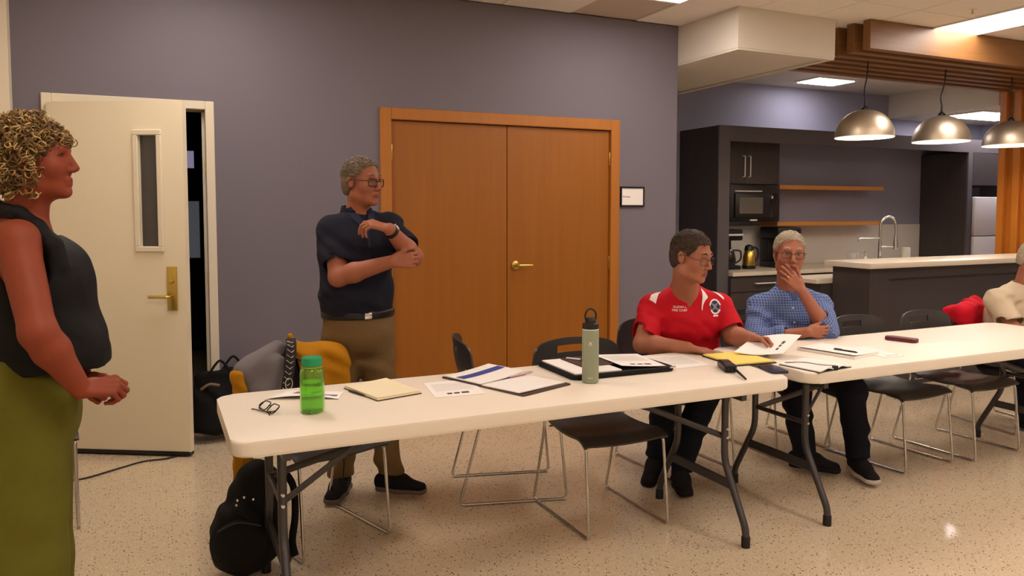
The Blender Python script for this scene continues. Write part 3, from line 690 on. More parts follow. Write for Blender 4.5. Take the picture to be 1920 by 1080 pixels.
def hand(S, wr, d, n, left, curls, spread=1.0, sc=1.0, thumb=(35, 30, 25), k=0.010):
    """wrist, direction of the fingers, palm normal; curls = four (mcp, pip, dip) in degrees"""
    d = nrm(d); n = V(n); n = nrm(n - d * (n @ d)); t = np.cross(n, d) if left else np.cross(d, n); wr = V(wr)
    tips = []
    F = [(.030, .092, (.042, .026, .021), .0092), (.010, .096, (.046, .029, .022), .0094), (-.010, .092, (.042, .027, .021), .0090), (-.029, .084, (.033, .021, .019), .0082)]
    for (o, L, ph, r), (c1, c2, c3), sp in zip(F, curls, (5, 1.5, -2, -6)):
        kn = wr + sc * (t * o + d * L * 0.98)
        S.cone(wr + sc * (t * o * 0.55 + d * .012), kn, (.013 * sc, .0125 * sc), (.0115 * sc, .0105 * sc), u=t, k=k * sc)
        p = kn; ang = 0; fd = nrm(d + t * math.tan(R(sp * spread)))
        for q, (ln, c) in enumerate(zip(ph, (c1, c2, c3))):
            ang += R(c); v = fd * math.cos(ang) + n * math.sin(ang)
            p2 = p + sc * ln * v; S.cone(p, p2, r * sc * (1 - .08 * q), r * sc * (.92 - .09 * q), k=.0035 * sc if q else .006 * sc); p = p2
        tips.append(p)
    b = wr + sc * (t * .026 + d * .028 + n * .008); a = R(thumb[0])
    v = nrm(d * math.cos(a) + t * math.sin(a) + n * .25)
    S.cone(wr + sc * (t * .012 + d * .012), b, .014 * sc, .016 * sc, k=.012 * sc); p = b + v * .040 * sc
    S.cone(b, p, .015 * sc, .0115 * sc, k=.010 * sc)
    for c, ln, r in ((thumb[1], .032, .0105), (thumb[2], .026, .0092)):
        v = nrm(v * math.cos(R(c)) + nrm(n * .6 - t * .5 + d * .3) * math.sin(R(c))); p2 = p + v * ln * sc; S.cone(p, p2, r * sc, r * .88 * sc, k=.004 * sc); p = p2
    return tips
def arm_prims(S, sh, el, wr, r=(.052, .043, .045, .028), k=.025):
    S.cone(sh, el, r[0], r[1], k=k); el, wr = V(el), V(wr); m = el + (wr - el) * .3
    S.cone(el, m, r[1], r[2], k=.02); S.cone(m, wr, r[2], r[3], k=.02)
def torso_prims(S, J, W, infl=0.0, k=.05):
    """W: half widths / depths at pelvis, waist, chest"""
    lat = nrm(V(J['shL']) - V(J['shR'])); i = infl
    S.cone(J['pe'], J['wa'], (W[0] + i, W[1] + i), (W[2] + i, W[3] + i), u=lat, k=k)
    S.cone(J['wa'], J['ch'], (W[2] + i, W[3] + i), (W[4] + i, W[5] + i), u=lat, k=k)
    top = V(J['nb']) - nrm(V(J['nb']) - V(J['ch'])) * .05
    S.cone(J['ch'], top, (W[4] + i, W[5] + i), (.10 + i, .065 + i), u=lat, k=k)
    for s in ('shR', 'shL'):
        S.cone(top + (V(J[s]) - top) * .25, J[s], .058 + i, .055 + i, k=k)
    if 'belly' in J: S.ell(J['belly'][0], tuple(x + i for x in J['belly'][1]), (0, 0, 1), lat, k)
def glasses(root, T, sc, base, m, lw=.0265, lh=.018, rr=.009, th=.0018, drop=-.004, fwd=.104, lensm=None):
    b = V(base); g = bpy.data.objects.new('glasses', None)
    parts = bmesh.new()
    for s in (-1, 1):
        pts = [T(fwd - .004 * abs(x / lw) ** 2 - (.010 if s * x > 0 else 0) * abs(x / lw), s * .034 + x, drop + y) - b for x, y in rrect(-lw, lw, -lh, lh, rr, 5)]
        tb(parts, pts, th * sc, 6, True)
        S0 = T(fwd - .016, s * (.034 + lw), drop + lh * .5) - b
        tb(parts, pathpts([S0, T(.06, s * .076, drop + .010) - b, T(-.005, s * .084, .010) - b, T(-.03, s * .083, -.015) - b], 5), th * sc, 6)
    tb(parts, pathpts([T(fwd - .002, -.034 + lw, drop + .004) - b, T(fwd + .002, 0, drop + .008) - b, T(fwd - .002, .034 - lw, drop + .004) - b], 4), th * sc, 6)
    o = mk('glasses', fin(parts, ang=80), m, root)
    for s in (-1, 1):
        bm = bmesh.new(); fs = []
        for dz in (0, .0012):
            fs.append([bm.verts.new(Vector(T(fwd - dz - (.010 if s * x > 0 else 0) * abs(x / lw), s * .034 + x, drop + y) - b)) for x, y in rrect(-lw * .97, lw * .97, -lh * .97, lh * .97, rr, 5)])
        n = len(fs[0]); bm.faces.new(fs[0]); bm.faces.new(fs[1][::-1])
        for q in range(n): bm.faces.new((fs[0][q], fs[1][q], fs[1][(q + 1) % n], fs[0][(q + 1) % n]))
        mk('lens', fin(bm), LENS, o)
    return o
LENS = mat('spectacle_lens', (60, 60, 62), 0.05, var=0, spec=.8); LENS.node_tree.nodes['Principled BSDF'].inputs['Alpha'].default_value = 0.07
def strands(T, f, l, up, sc, base, n, front, back, seed, length=(.018, .034), sl=.62, rad=(.0009, .0016), lift=.006, comb=(-1, 0, -.35)):
    """short combed hairs rooted on the scalp, in three tones"""
    r = np.random.default_rng(seed); bms = [bmesh.new() for _ in range(2)]; k = 0; it = 0; C_ = V(comb)
    while k < n and it < n * 20:
        it += 1; d = nrm(r.normal(size=3)); a, b, c = d
        p = V(a * .101 - .014, b * .079, c * .089 + .036) if c > -.35 else V(a * .070 - .042, b * .072, c * .10 + .02)
        if .80 * p[0] - sl * p[2] > front + r.normal() * .004 or p[2] < back + r.normal() * .005: continue
        if abs(p[1]) > .055 and abs(p[0] - .002) < .028 and -.055 < p[2] < .026: continue
        if p[0] > .055 and abs(p[1]) > .030 and p[2] < .075: continue
        t = nrm(C_ + r.normal(size=3) * .35 + V(0, b * .3, 0)); t = nrm(t - d * (t @ d)); L = r.uniform(*length) * sc; w0 = r.uniform(*rad)
        pts = [p + d * .002, p + t * L / sc * .5 + d * (.002 + lift * r.uniform(.6, 1.2)), p + t * L / sc + d * (lift * r.uniform(.2, 1.3) - .5 * (L / sc) ** 2 / .09)]
        tb(bms[int(r.random() < .4)], [Vector(T(*q) - V(base)) for q in pts], [w0, w0 * .9, w0 * .3], 4); k += 1
    return [fin(x, ang=90) for x in bms]
def short_hair(T, f, l, up, sc, front=.030, back=-.075, thick=.012, side=.010, seed=1, sl=.62, bald=0.0):
    """close-cropped hair cap following the skull"""
    S = SDF(); t = thick
    S.ell(T(-.014, 0, .036), ((.099 + t) * sc, (.076 + side) * sc, (.087 + t) * sc), up, f, .02)
    S.ell(T(-.045, 0, -.02), ((.062 + t) * sc, (.066 + side) * sc, (.075) * sc), up, f, .03)
    n = nrm(f * .80 - up * sl); S.cut(n, T(front / .8, 0, 0)); S.cut(-up, T(0, 0, back))
    for s in (-1, 1): S.ell(T(.002, s * .088, -.012), (.030 * sc, .024 * sc, .040 * sc), up, f, .008, True)
    for s in (-1, 1): S.ell(T(.085, s * .050, .045), (.035 * sc, .030 * sc, .040 * sc), up, f, .012, True)
    if bald: S.ell(T(.03, 0, .14), (.09 * sc, .05 * sc, bald * sc), up, f, .01, True)
    r = np.random.default_rng(seed); D = [(nrm(r.normal(size=3)), r.uniform(250, 600), r.uniform(0, 6)) for _ in range(8)]
    S.disp = lambda P: sum(.0006 * np.sin(P @ d * q + p) for d, q, p in D)
    return S
def shoe(name, root, an, d, base, m, sole_m, L=.285, h=.0):
    """low shoe under an ankle pointing along d"""
    an = V(an); d = nrm((d[0], d[1], 0)) if abs(d[2]) < .2 else nrm(d); lat = nrm(np.cross(d, V(0, 0, 1))); up = np.cross(lat, d)
    z0 = -(.075); g = an + up * z0
    S = SDF(); S.cone(g - d * .055 + up * .045, g + d * .06 + up * .05, (.038, .045), (.042, .045), u=lat, k=.02)
    S.cone(g + d * .05 + up * .04, g + d * (L - .12) + up * .026, (.046, .042), (.040, .028), u=lat, k=.03)
    S.cone(an - up * .02, an + up * .035 - d * .005, .044, .046, k=.02)
    S.cut(-up, g + up * .012)
    o = mk(name, S.mesh(.006, base), m, root)
    S = SDF(); S.cone(g - d * .055 + up * .012, g + d * .05 + up * .012, (.044, .03), (.045, .03), u=lat, k=.02); S.cone(g + d * .05 + up * .012, g + d * (L - .118) + up * .012, (.050, .03), (.044, .03), u=lat, k=.03)
    S.cut(-up, g); S.cut(up, g + up * .026)
    mk('sole', S.mesh(.006, base), sole_m, o)
    return o
# ================================================================== people
def conform(me, org, xa, ya, n, S, off=.0012):
    """lay a flat mesh (x,y plane) onto an implicit surface"""
    c = np.zeros(len(me.vertices) * 3); me.vertices.foreach_get('co', c); c = c.reshape(-1, 3)
    n = nrm(n); P = V(org) + c[:, :1] * V(xa) + c[:, 1:2] * V(ya) + n * .08
    for _ in range(40): P = P - n * np.clip(S.ev(P), -.02, .05)[:, None] * .8
    z = (P - V(org)) @ n; ok = np.abs(S.ev(P)) < .004; med = np.median(z[ok]) if ok.any() else 0.0; z = np.where(ok & (np.abs(z - med) < .05), z, med)
    P = V(org) + c[:, :1] * V(xa) + c[:, 1:2] * V(ya) + n * (z[:, None] + off + c[:, 2:3]); return P
def put(me, P, base): me.vertices.foreach_set('co', (P - V(base)).astype(np.float32).ravel()); me.update(); return me
def disc(pts, dense=0.004):
    """flat polygon, triangulated finely enough to follow cloth"""
    bm = bmesh.new(); bm.faces.new([bm.verts.new((x, y, 0)) for x, y in pts]); bmesh.ops.triangulate(bm, faces=bm.faces)
    for _ in range(6):
        es = [e for e in bm.edges if e.calc_length() > dense]
        if not es: break
        bmesh.ops.subdivide_edges(bm, edges=es, cuts=1); bmesh.ops.triangulate(bm, faces=bm.faces)
    return fin(bm)
def ring(rx, ry, w, a0=0, a1=360, n=40):
    bm = bmesh.new(); A = []; B = []
    for k in range(n + 1):
        a = R(a0 + (a1 - a0) * k / n); A.append(bm.verts.new((rx * math.cos(a), ry * math.sin(a), 0))); B.append(bm.verts.new(((rx - w) * math.cos(a), (ry - w) * math.sin(a), 0)))
    for k in range(n): bm.faces.new((A[k], A[k + 1], B[k + 1], B[k]))
    return fin(bm)
def sleeve(S, a, b, r1, r2, tag, k=.03, lip=.009, open_=True):
    ax = nrm(V(b) - V(a)); pl = [(ax, ax @ V(b))]
    S.cone(a, V(b) + ax * .03, r1, r2, k=k, pl=pl, tag=tag)
def sleeve_open(S, a, b, r2, lip=.008):
    ax = nrm(V(b) - V(a)); S.cone(V(b) - ax * .018, V(b) + ax * .05, r2 - lip, k=.003, sub=True)
def lerp(a, b, t): return V(a) + (V(b) - V(a)) * t
def full_body(J, W, skin, lipm, hs=1.0, jaw=1.0, nk=1.0, h=.0045, bare=None, armr=(.050, .042, .044, .028)):
    S = SDF(); torso_prims(S, J, W)
    T, f, l, up = head_prims(S, J['hc'], J['hf'], J['hu'], hs, jaw)
    S.cone(V(J['nb']) - V(0, 0, .03), T(-.018, 0, -.075), (.066 * hs * nk, .066 * hs * nk), (.056 * hs * nk, .060 * hs * nk), k=.03)
    for s in 'RL':
        arm_prims(S, J['sh' + s], J['el' + s], J['wr' + s], armr)
        hd = J['hand' + s]; J['tips' + s] = hand(S, J['wr' + s], hd[0], hd[1], s == 'L', hd[2], *hd[3:])
        S.cone(J['hip' + s], J['kn' + s], .078, .055, k=.05); S.cone(J['kn' + s], J['an' + s], .053, .036, k=.03)
        S.cone(J['an' + s], V(J['an' + s]) + nrm(J['foot' + s]) * .10 - V(0, 0, .042), .030, .020, k=.02)
    base = J['base']; me = S.mesh(h, base)
    c = facecenters(me, base) - V(J['hc']); a, b, d = c @ f / hs, c @ l / hs, c @ up / hs
    me.materials.append(skin); me.materials.append(lipm)
    lipmask = (a > .080) & ((b / .023) ** 2 + ((d + .071) / .0125) ** 2 < 1); setmat(me, lipmask, 1)
    return S, me, T, f, l, up
SKIN_A = skinmat('skin_ruddy', (158, 96, 72)); SKIN_B = skinmat('skin_tan', (168, 108, 84)); SKIN_C = skinmat('skin_warm', (136, 62, 38)); LIP = skinmat('lip', (134, 68, 58))
def fabric(name, rgb, rough=.85, bump=.25, bscale=45, var=.12, vs_=9): return mat(name, rgb, rough, var=var, vscale=vs_, bump=bump, bscale=bscale, spec=.25)
M_navy = fabric('navy_knit', (26, 26, 40)); M_khaki = fabric('khaki_twill', (112, 88, 56)); M_red = fabric('red_polyester', (190, 8, 30), .7); M_redw = fabric('white_polyester', (240, 226, 226), .7)
M_blackc = fabric('black_crepe', (17, 16, 17), .7); M_olive = fabric('olive_linen', (98, 94, 28)); M_jean = fabric('dark_denim', (20, 22, 34)); M_beige = fabric('beige_linen', (196, 178, 152))
M_shoe = fabric('black_shoe_knit', (26, 23, 25)); M_sole = mat('grey_rubber_sole', (96, 84, 80), .7); M_solew = mat('pale_rubber_sole', (190, 180, 172), .7); M_belt = mat('black_leather', (20, 18, 18), .4)
M_gframe = mat('black_spectacle_frame', (24, 20, 20), .3); M_gwire = mat('thin_metal_frame', (70, 66, 64), .3, .7); M_gold = mat('gold_ring', (230, 190, 110), .2, 1.0)
def collar(root, J, base, m, r=.078, hgt=.045, wedge=1.0, name='collar'):
    S = SDF(); nb = V(J['nb']); ax = nrm(lerp(J['nb'], J['hc'], 1) - nb); ax = nrm(ax * .5 + V(0, 0, .8)); f = V(J['tf'])
    S.cone(nb - ax * .035, nb + ax * hgt, (r + .014, r + .010), (r, r), u=np.cross(ax, f), k=.01)
    S.cone(nb - ax * .06, nb + ax * (hgt + .1), (r - .002, r - .002), (r - .010, r - .010), u=np.cross(ax, f), k=.004, sub=True)
    S.cut(ax, nb + ax * hgt)
    S.cone(nb + f * .05 - ax * .05 * wedge, nb + f * .13 + ax * .07, .020 * wedge, .046 * wedge, k=.006, sub=True)
    return mk(name, S.mesh(.004, base), m, root)
def flap(root, pts, S, n, base, m, name, off=.006, dense=.008):
    me = disc([(0, 0), (1, 0), (0, 1)])
# ------------------------------------------------------------------ standing man in navy
J = dict(base=(1.02, 3.97, 0), hc=(0.971, 3.942, 1.648), hf=(0.602, -0.795, -0.030), hu=(0, 0, 1), nb=(0.953, 4.004, 1.475), ch=(0.947, 3.997, 1.314), wa=(0.945, 3.992, 1.055), pe=(0.956, 3.998, 0.893), tf=(0.090, -0.999, 0.000),  # joints of every person come from image pixels at chosen camera depths
    shR=(0.824, 3.971, 1.399), shL=(1.128, 4.019, 1.412), elR=(0.819, 3.837, 1.170), wrR=(1.044, 3.661, 1.253), elL=(1.190, 3.771, 1.265), wrL=(1.031, 3.655, 1.410),
    hipR=(0.879, 4.031, 0.843), hipL=(1.041, 3.999, 0.837), knR=(0.871, 4.020, 0.449), knL=(1.065, 3.952, 0.450), anR=(0.864, 4.033, 0.089), anL=(1.097, 3.904, 0.101), footR=(-0.491, -0.875, 0.000), footL=(0.789, -0.606, 0.000))
J['belly'] = (lerp(J['wa'], J['ch'], .25) + .045 * V(J['tf']), (.15, .115, .14))
J['handR'] = ((0.973, -0.207, 0.050), (0.237, 0.992, 0.000), [(35, 45, 30)] * 4, .6, 1.0, (30, 20, 20))
J['handL'] = ((-0.886, 0.299, 0.300), (-0.080, 0.423, -0.850), [(30, 35, 20), (38, 40, 20), (45, 45, 22), (50, 45, 25)], 1.0, 1.0, (20, 25, 20))
W = (.165, .125, .165, .13, .175, .125)
S, me, T, f, l, up = full_body(J, W, SKIN_A, LIP, 1.0, 1.08, armr=(.054, .046, .048, .031))
man = setp(mk('person', me, None, loc=J['base']), 'standing man in navy polo and khaki trousers with raised hand', 'person', 'people at the meeting')
B = J['base']; HAIR = mat('grey_brown_hair', (108, 90, 74), .7, var=.35, vscale=60, bump=.5, bscale=160)
mk('hair', short_hair(T, f, l, up, 1.0, .004, -.070, .0055, .006, 3).mesh(.0045, B), HAIR, man)
for me_, m_ in zip(strands(T, f, l, up, 1.0, B, 1500, .006, -.072, 3), (HAIR, mat('grey_hair_light', (150, 134, 114), .6, var=.2))): mk('hair_strands', me_, m_, man)
eye_parts(man, T, f, 1.0, B); brow_part(man, T, 1.0, B, HAIR); glasses(man, T, 1.0, B, M_gframe, th=.0024)
S = SDF(); torso_prims(S, J, W, .018)
for s in 'RL':
    e = lerp(J['sh' + s], J['el' + s], .72); sleeve(S, J['sh' + s], e, .076, .070, 1); 
S.cut((0, 0, -1), V(0, 0, .962))
for s in 'RL': sleeve_open(S, J['sh' + s], lerp(J['sh' + s], J['el' + s], .72), .070)
S.cone(V(J['nb']) - V(0, 0, .02), V(J['nb']) + V(0, 0, .2), .070, .075, k=.01, sub=True)
S.disp = folds(.007, 55, [(1, .3, .8), (.5, -.8, 1), (-.8, .2, .9), (.2, .3, 1)], 2)
sh = mk('polo_shirt', S.mesh(.005, B), M_navy, man)
collar(sh, J, B, M_navy)
xa = nrm(V(J['shL']) - V(J['shR'])); xa = nrm(xa - V(0, 0, 1) * xa[2]); nf = nrm(np.cross(xa, V(0, 0, 1))); nf = nf if nf @ V(J['tf']) > 0 else -nf; nt = nrm(nf + V(0, 0, .5)); yt = nrm(np.cross(nt, xa)); yt = yt if yt[2] > 0 else -yt
M_navc = fabric('navy_collar_knit', (40, 44, 66))
for s, pts in ((-1, [(-.075, .045), (-.052, .058), (-.006, -.022), (-.028, -.052), (-.060, -.010)]), (1, [(.075, .045), (.052, .058), (.016, -.022), (.040, -.048), (.066, -.010)])):
    me = disc(pts); mk('collar_flap', put(me, conform(me, V(J['nb']) + nf * .06 - V(0, 0, .02), xa, yt, nt, S, .005), B), M_navc, sh)
me = disc([(-.006, -.03), (.012, -.03), (.010, -.14), (-.006, -.14)]); mk('placket', put(me, conform(me, V(J['nb']) + nf * .06 - V(0, 0, .02), xa, (0, 0, 1), nf, S, .003), B), M_navc, sh)
S = SDF(); lat = nrm(V(J['shL']) - V(J['shR'])); p0 = V(J['pe'])
S.cone(p0 + V(0, 0, -.02), p0 + V(0, 0, .16), (.190, .150), (.190, .152), u=lat, k=.05)
for s in 'RL':
    S.cone(J['hip' + s], J['kn' + s], .098, .080, k=.05, tag=1); ax = nrm(V(J['an' + s]) - V(J['kn' + s])); e = V(J['an' + s]) - V(0, 0, .0)
    S.cone(J['kn' + s], J['an' + s], .080, .066, k=.03, pl=[(V(0, 0, -1), -(e[2] + .02))])
S.cut((0, 0, 1), V(0, 0, .985)); S.disp = folds(.010, 48, [(.3, .1, 1), (.6, .3, .9), (-.5, .2, 1)], 5)
tr = mk('trousers', S.mesh(.006, B), M_khaki, man)
S = SDF(); S.cone(p0 + V(0, 0, .08), p0 + V(0, 0, .16), (.196, .158), (.196, .158), u=lat, k=.05); S.cut((0, 0, 1), V(0, 0, .985)); S.cut((0, 0, -1), V(0, 0, .947))
bl = mk('belt', S.mesh(.005, B), M_belt, man)
bc = p0 + V(J['tf']) * .158; mk('buckle', box(-.02, .02, -.004, .004, -.016, .016, .003, 2), M_chrome, bl, loc=tuple(V(bc[0], bc[1], .966) - V(B)), rot=(0, 0, math.atan2(J['tf'][0], -J['tf'][1])))
for s in 'RL': shoe('shoe', man, J['an' + s], J['foot' + s], B, M_shoe, M_sole)
wd = nrm(V(J['wrL']) - V(J['elL'])); wc = V(J['wrL']) - wd * .02 - V(B); q = Vector((0, 0, 1)).rotation_difference(Vector(wd))
wt = lathe([(.033, -.011), (.036, -.011), (.036, .011), (.033, .011), (.033, -.011)], 24); wt.transform(Matrix.Translation(Vector(wc)) @ q.to_matrix().to_4x4())
wo = mk('wrist_watch', wt, M_black, man)
fc = lathe([(0, 0), (.019, 0), (.019, .008), (.016, .010), (0, .010)], 24); nf = nrm((-0.119, -0.496, 0.850)); nf = nrm(nf - wd * (nf @ wd)); q = Vector((0, 0, 1)).rotation_difference(Vector(nf)); fc.transform(Matrix.Translation(Vector(wc + nf * .031)) @ q.to_matrix().to_4x4())
mk('watch_face', fc, M_chrome, wo)
def finger_ring(root, J, s, fi, B, m):
    hd = J['hand' + s]; d = nrm(hd[0]); n = V(hd[1]); n = nrm(n - d * (n @ d)); t = np.cross(n, d) if s == 'L' else np.cross(d, n)
    o, L = ((.030, .092), (.010, .096), (-.010, .092), (-.029, .084))[fi]; c1 = R(hd[2][fi][0]); kn = V(J['wr' + s]) + t * o + d * L * .98; fd = nrm(d + t * math.tan(R((5, 1.5, -2, -6)[fi] * hd[3]))); v = fd * math.cos(c1) + n * math.sin(c1)
    me = lathe([(.0088, -.0025), (.0102, -.0025), (.0102, .0025), (.0088, .0025), (.0088, -.0025)], 16); q = Vector((0, 0, 1)).rotation_difference(Vector(v)); me.transform(Matrix.Translation(Vector(kn + v * .022 - V(B))) @ q.to_matrix().to_4x4())
    mk('ring', me, m, root)
finger_ring(man, J, 'L', 2, B, M_gold)
# ------------------------------------------------------------------ seated man in red
J = dict(base=(2.80, 3.74, 0), hc=(2.674, 3.439, 1.251), hf=(0.351, -0.911, -0.220), hu=(0.078, -0.212, 0.970), nb=(2.728, 3.566, 1.046), ch=(2.761, 3.605, 0.864), wa=(2.837, 3.712, 0.677), pe=(2.859, 3.737, 0.535), tf=(-0.247, -0.965, 0.000),
    shR=(2.571, 3.654, 0.943), shL=(2.941, 3.527, 0.947), elR=(2.443, 3.569, 0.760), wrR=(2.574, 3.332, 0.768), elL=(2.942, 3.407, 0.795), wrL=(2.901, 3.207, 0.816),
    hipR=(2.723, 3.711, 0.536), hipL=(2.926, 3.662, 0.528), knR=(2.465, 3.366, 0.517), knL=(2.660, 3.308, 0.504), anR=(2.503, 3.501, 0.147), anL=(2.556, 3.363, 0.092), footR=(-0.723, -0.493, -0.350), footL=(-0.464, -0.887, 0.000))
J['belly'] = (lerp(J['wa'], J['ch'], .1) + .05 * V(J['tf']), (.155, .13, .14))
J['handR'] = ((0.588, -0.778, -0.100), (-0.049, 0.133, -1.000), [(8, 12, 8), (6, 12, 8), (8, 12, 8), (10, 14, 10)], 1.3, 1.0, (35, 5, 10))
J['handL'] = ((0.457, -0.872, -0.120), (-0.646, -0.087, -0.700), [(40, 45, 25), (45, 50, 28), (50, 52, 30), (55, 55, 30)], .8, 1.0, (30, 30, 20))
W = (.17, .13, .17, .135, .18, .13)
HS = 1.10; S, me, T, f, l, up = full_body(J, W, SKIN_B, LIP, HS, 1.22, 1.10, armr=(.056, .048, .050, .031))
man = setp(mk('person', me, None, loc=J['base']), 'seated man in a red and white polo reading papers', 'person', 'people at the meeting')
B = J['base']; HAIR2 = mat('dark_brown_hair', (62, 46, 36), .65, var=.35, vscale=60, bump=.5, bscale=160)
mk('hair', short_hair(T, f, l, up, HS, .013, -.080, .007, .006, 4).mesh(.0045, B), HAIR2, man)
for me_, m_ in zip(strands(T, f, l, up, HS, B, 1600, .015, -.082, 4), (HAIR2, mat('brown_hair_light', (88, 68, 52), .6, var=.2))): mk('hair_strands', me_, m_, man)
eye_parts(man, T, f, HS, B, look=nrm(f - .5 * up)); brow_part(man, T, HS, B, HAIR2); glasses(man, T, HS, B, M_gwire, th=.0016, lh=.016)
S = SDF(); torso_prims(S, J, W, .020)
for s in 'RL':
    e = lerp(J['sh' + s], J['el' + s], .80); sleeve(S, J['sh' + s], e, .076, .080, 1)
S.cut((0, 0, -1), V(0, 0, .50))
for s in 'RL': sleeve_open(S, J['sh' + s], lerp(J['sh' + s], J['el' + s], .80), .080)
nb = V(J['nb']); tf = V(J['tf'])
S.cone(nb - V(0, 0, .02), nb + V(0, 0, .2), .072, .078, k=.01, sub=True)
S.cone(nb + tf * .075 - V(0, 0, .07), nb + tf * .11 + V(0, 0, .06), .010, .05, k=.008, sub=True)
S.disp = folds(.007, 50, [(1, .3, .8), (.5, -.8, 1), (-.8, .2, .9), (.2, .3, 1)], 8)
sh = mk('polo_shirt', S.mesh(.005, B), M_red, man)
col = collar(sh, J, B, M_red)
xa = nrm(np.cross(V(0, 0, 1), -tf)) * -1; xa = nrm(V(J['shL']) - V(J['shR'])); xa = nrm(xa - V(0, 0, 1) * xa[2]); za = V(0, 0, 1); nf = nrm(np.cross(xa, za)); nf = nf if nf @ tf > 0 else -nf
def lay(name, me, px, m, parent=sh, off=.0015, S=S, xa=xa, n=nf, ya=(0, 0, 1)):
    o_ = V(px); P = conform(me, o_, xa, ya, n, S, off); return mk(name, put(me, P, B), m, parent)
# white placket lapel, collar tipping, shoulder inserts
lay('placket', disc([(-.002, .078), (.016, .058), (.028, .036), (.030, .028), (.008, .010), (-.004, -.012), (-.013, -.042), (-.016, -.040), (-.012, -.004), (-.006, .03)]), (2.803, 3.527, 0.985), M_redw, off=.004)
lay('collar_tip', disc([(-.006, .03), (0, .03), (.014, -.012), (.010, -.016)]), (2.715, 3.593, 1.034), M_redw, off=.010)
nt = nrm(nf + V(0, 0, 1.1)); yt = nrm(np.cross(nt, xa)); yt = yt if yt[2] > 0 else -yt
lay('shoulder_insert', disc([(-.062, -.012), (-.045, .022), (-.018, .034), (.016, .040), (-.006, .018), (-.024, -.022), (-.032, -.042)]), (2.576, 3.590, 1.017), M_redw, off=.003, n=nt, ya=yt)
lay('shoulder_insert', disc([(-.030, .045), (-.004, .036), (.028, .008), (.044, -.020), (.040, -.034), (.012, -.004), (-.012, .024)]), (2.887, 3.491, 1.024), M_redw, off=.003, n=nt, ya=yt)
for txt, px in (('GLENN L.', (2.679, 3.583, 0.962)), ('FIRE CHIEF', (2.676, 3.584, 0.944))):
    me = textmesh(txt, .0175, .0); bm = bmesh.new(); bm.from_mesh(me); bmesh.ops.triangulate(bm, faces=bm.faces); me = fin(bm, False)
    lay('lettering', me, px, M_redw, off=.003)
em = V((2.874, 3.515, 0.961)); M_emb = mat('navy_emblem', (44, 44, 74), .7); M_embg = mat('silver_emblem', (140, 134, 142), .6)
cp = mk('emblem', disc([(.034 * math.cos(R(a)), .037 * math.sin(R(a))) for a in range(0, 360, 12)]), M_emb, sh)
put(cp.data, conform(cp.data, em, xa, (0, 0, 1), nf, S, .003), B)
for nm, me_, m_, of in (('arch_banner', ring(.038, .041, .008, 10, 170), M_redw, .0045), ('lower_banner', ring(.036, .043, .009, 205, 335), M_redw, .0045), ('rim', ring(.034, .037, .003), M_embg, .004)):
    lay(nm, me_, em, m_, cp, of)
for i, (a, b) in enumerate((((-.022, .020), (.020, -.022)), ((.022, .020), (-.020, -.022)))):
    d = nrm(V(b[0] - a[0], b[1] - a[1], 0)); q = V(-d[1], d[0], 0) * .004
    lay('crossed_tool', disc([(a[0] + q[0], a[1] + q[1]), (a[0] - q[0], a[1] - q[1]), (b[0] - q[0], b[1] - q[1]), (b[0] + q[0], b[1] + q[1])]), em, M_embg, cp, .0045)
lay('centre_shield', disc([(-.009, .012), (.009, .012), (.009, -.002), (0, -.014), (-.009, -.002)]), em, M_embg, cp, .005)
lay('name_tab', disc([(-.017, -.046), (.017, -.046), (.015, -.055), (-.015, -.055)]), em, M_redw, cp, .004)
def trousers(J, m, B, W=(.178, .14), top=.10, knee=.082, hem=.062, thigh=.095, lift=.03, seed=1, h=.007):
    S = SDF(); lat = nrm(V(J['shL']) - V(J['shR'])); p0 = V(J['pe'])
    S.cone(p0, p0 + V(0, 0, top), W, W, u=lat, k=.05)
    for s in 'RL':
        S.cone(J['hip' + s], J['kn' + s], thigh, knee, k=.05); k_, a_ = V(J['kn' + s]), V(J['an' + s]); ax = nrm(a_ - k_)
        S.cone(k_, a_, knee, hem, k=.03, pl=[(ax, ax @ (a_ - ax * lift * .3))])
    S.disp = folds(.009, 48, [(.3, .1, 1), (.6, .3, .9), (-.5, .2, 1)], seed); return S.mesh(h, B)
mk('trousers', trousers(J, M_jean, B), M_jean, man)
for s in 'RL': shoe('shoe', man, J['an' + s], J['foot' + s], B, M_shoe, M_shoe)
# ------------------------------------------------------------------ seated man in blue check
J = dict(base=(3.62, 3.80, 0), hc=(3.556, 3.616, 1.233), hf=(-0.542, -0.840, 0.000), hu=(0.054, -0.025, 1.000), nb=(3.606, 3.665, 1.001), ch=(3.628, 3.686, 0.802), wa=(3.664, 3.714, 0.631), pe=(3.693, 3.726, 0.513), tf=(-0.464, -0.887, 0.000),
    shR=(3.436, 3.737, 0.894), shL=(3.793, 3.595, 0.905), elR=(3.331, 3.662, 0.697), wrR=(3.478, 3.380, 0.787), elL=(3.672, 3.422, 0.782), wrL=(3.498, 3.452, 1.023),
    hipR=(3.556, 3.723, 0.508), hipL=(3.747, 3.635, 0.508), knR=(3.361, 3.345, 0.447), knL=(3.606, 3.168, 0.476), anR=(3.360, 3.268, 0.100), anL=(3.569, 3.072, 0.098), footR=(0.572, -0.814, 0.000), footL=(-0.401, -0.916, 0.000))
J['handR'] = ((0.919, -0.204, -0.050), (0.328, 0.950, 0.200), [(15, 20, 10)] * 4, .7, 1.0, (20, 20, 15))
J['handL'] = ((-0.521, 0.350, 0.760), (0.328, 0.950, 0.050), [(10, 15, 10), (14, 20, 12), (18, 26, 15), (25, 35, 20)], 1.0, 1.0, (35, 10, 10))
W = (.165, .125, .165, .125, .175, .12)
S, me, T, f, l, up = full_body(J, W, SKIN_B, LIP, HS, 1.02, armr=(.050, .043, .045, .030))
man = setp(mk('person', me, None, loc=J['base']), 'seated man in a blue checked shirt with hand over his mouth', 'person', 'people at the meeting')
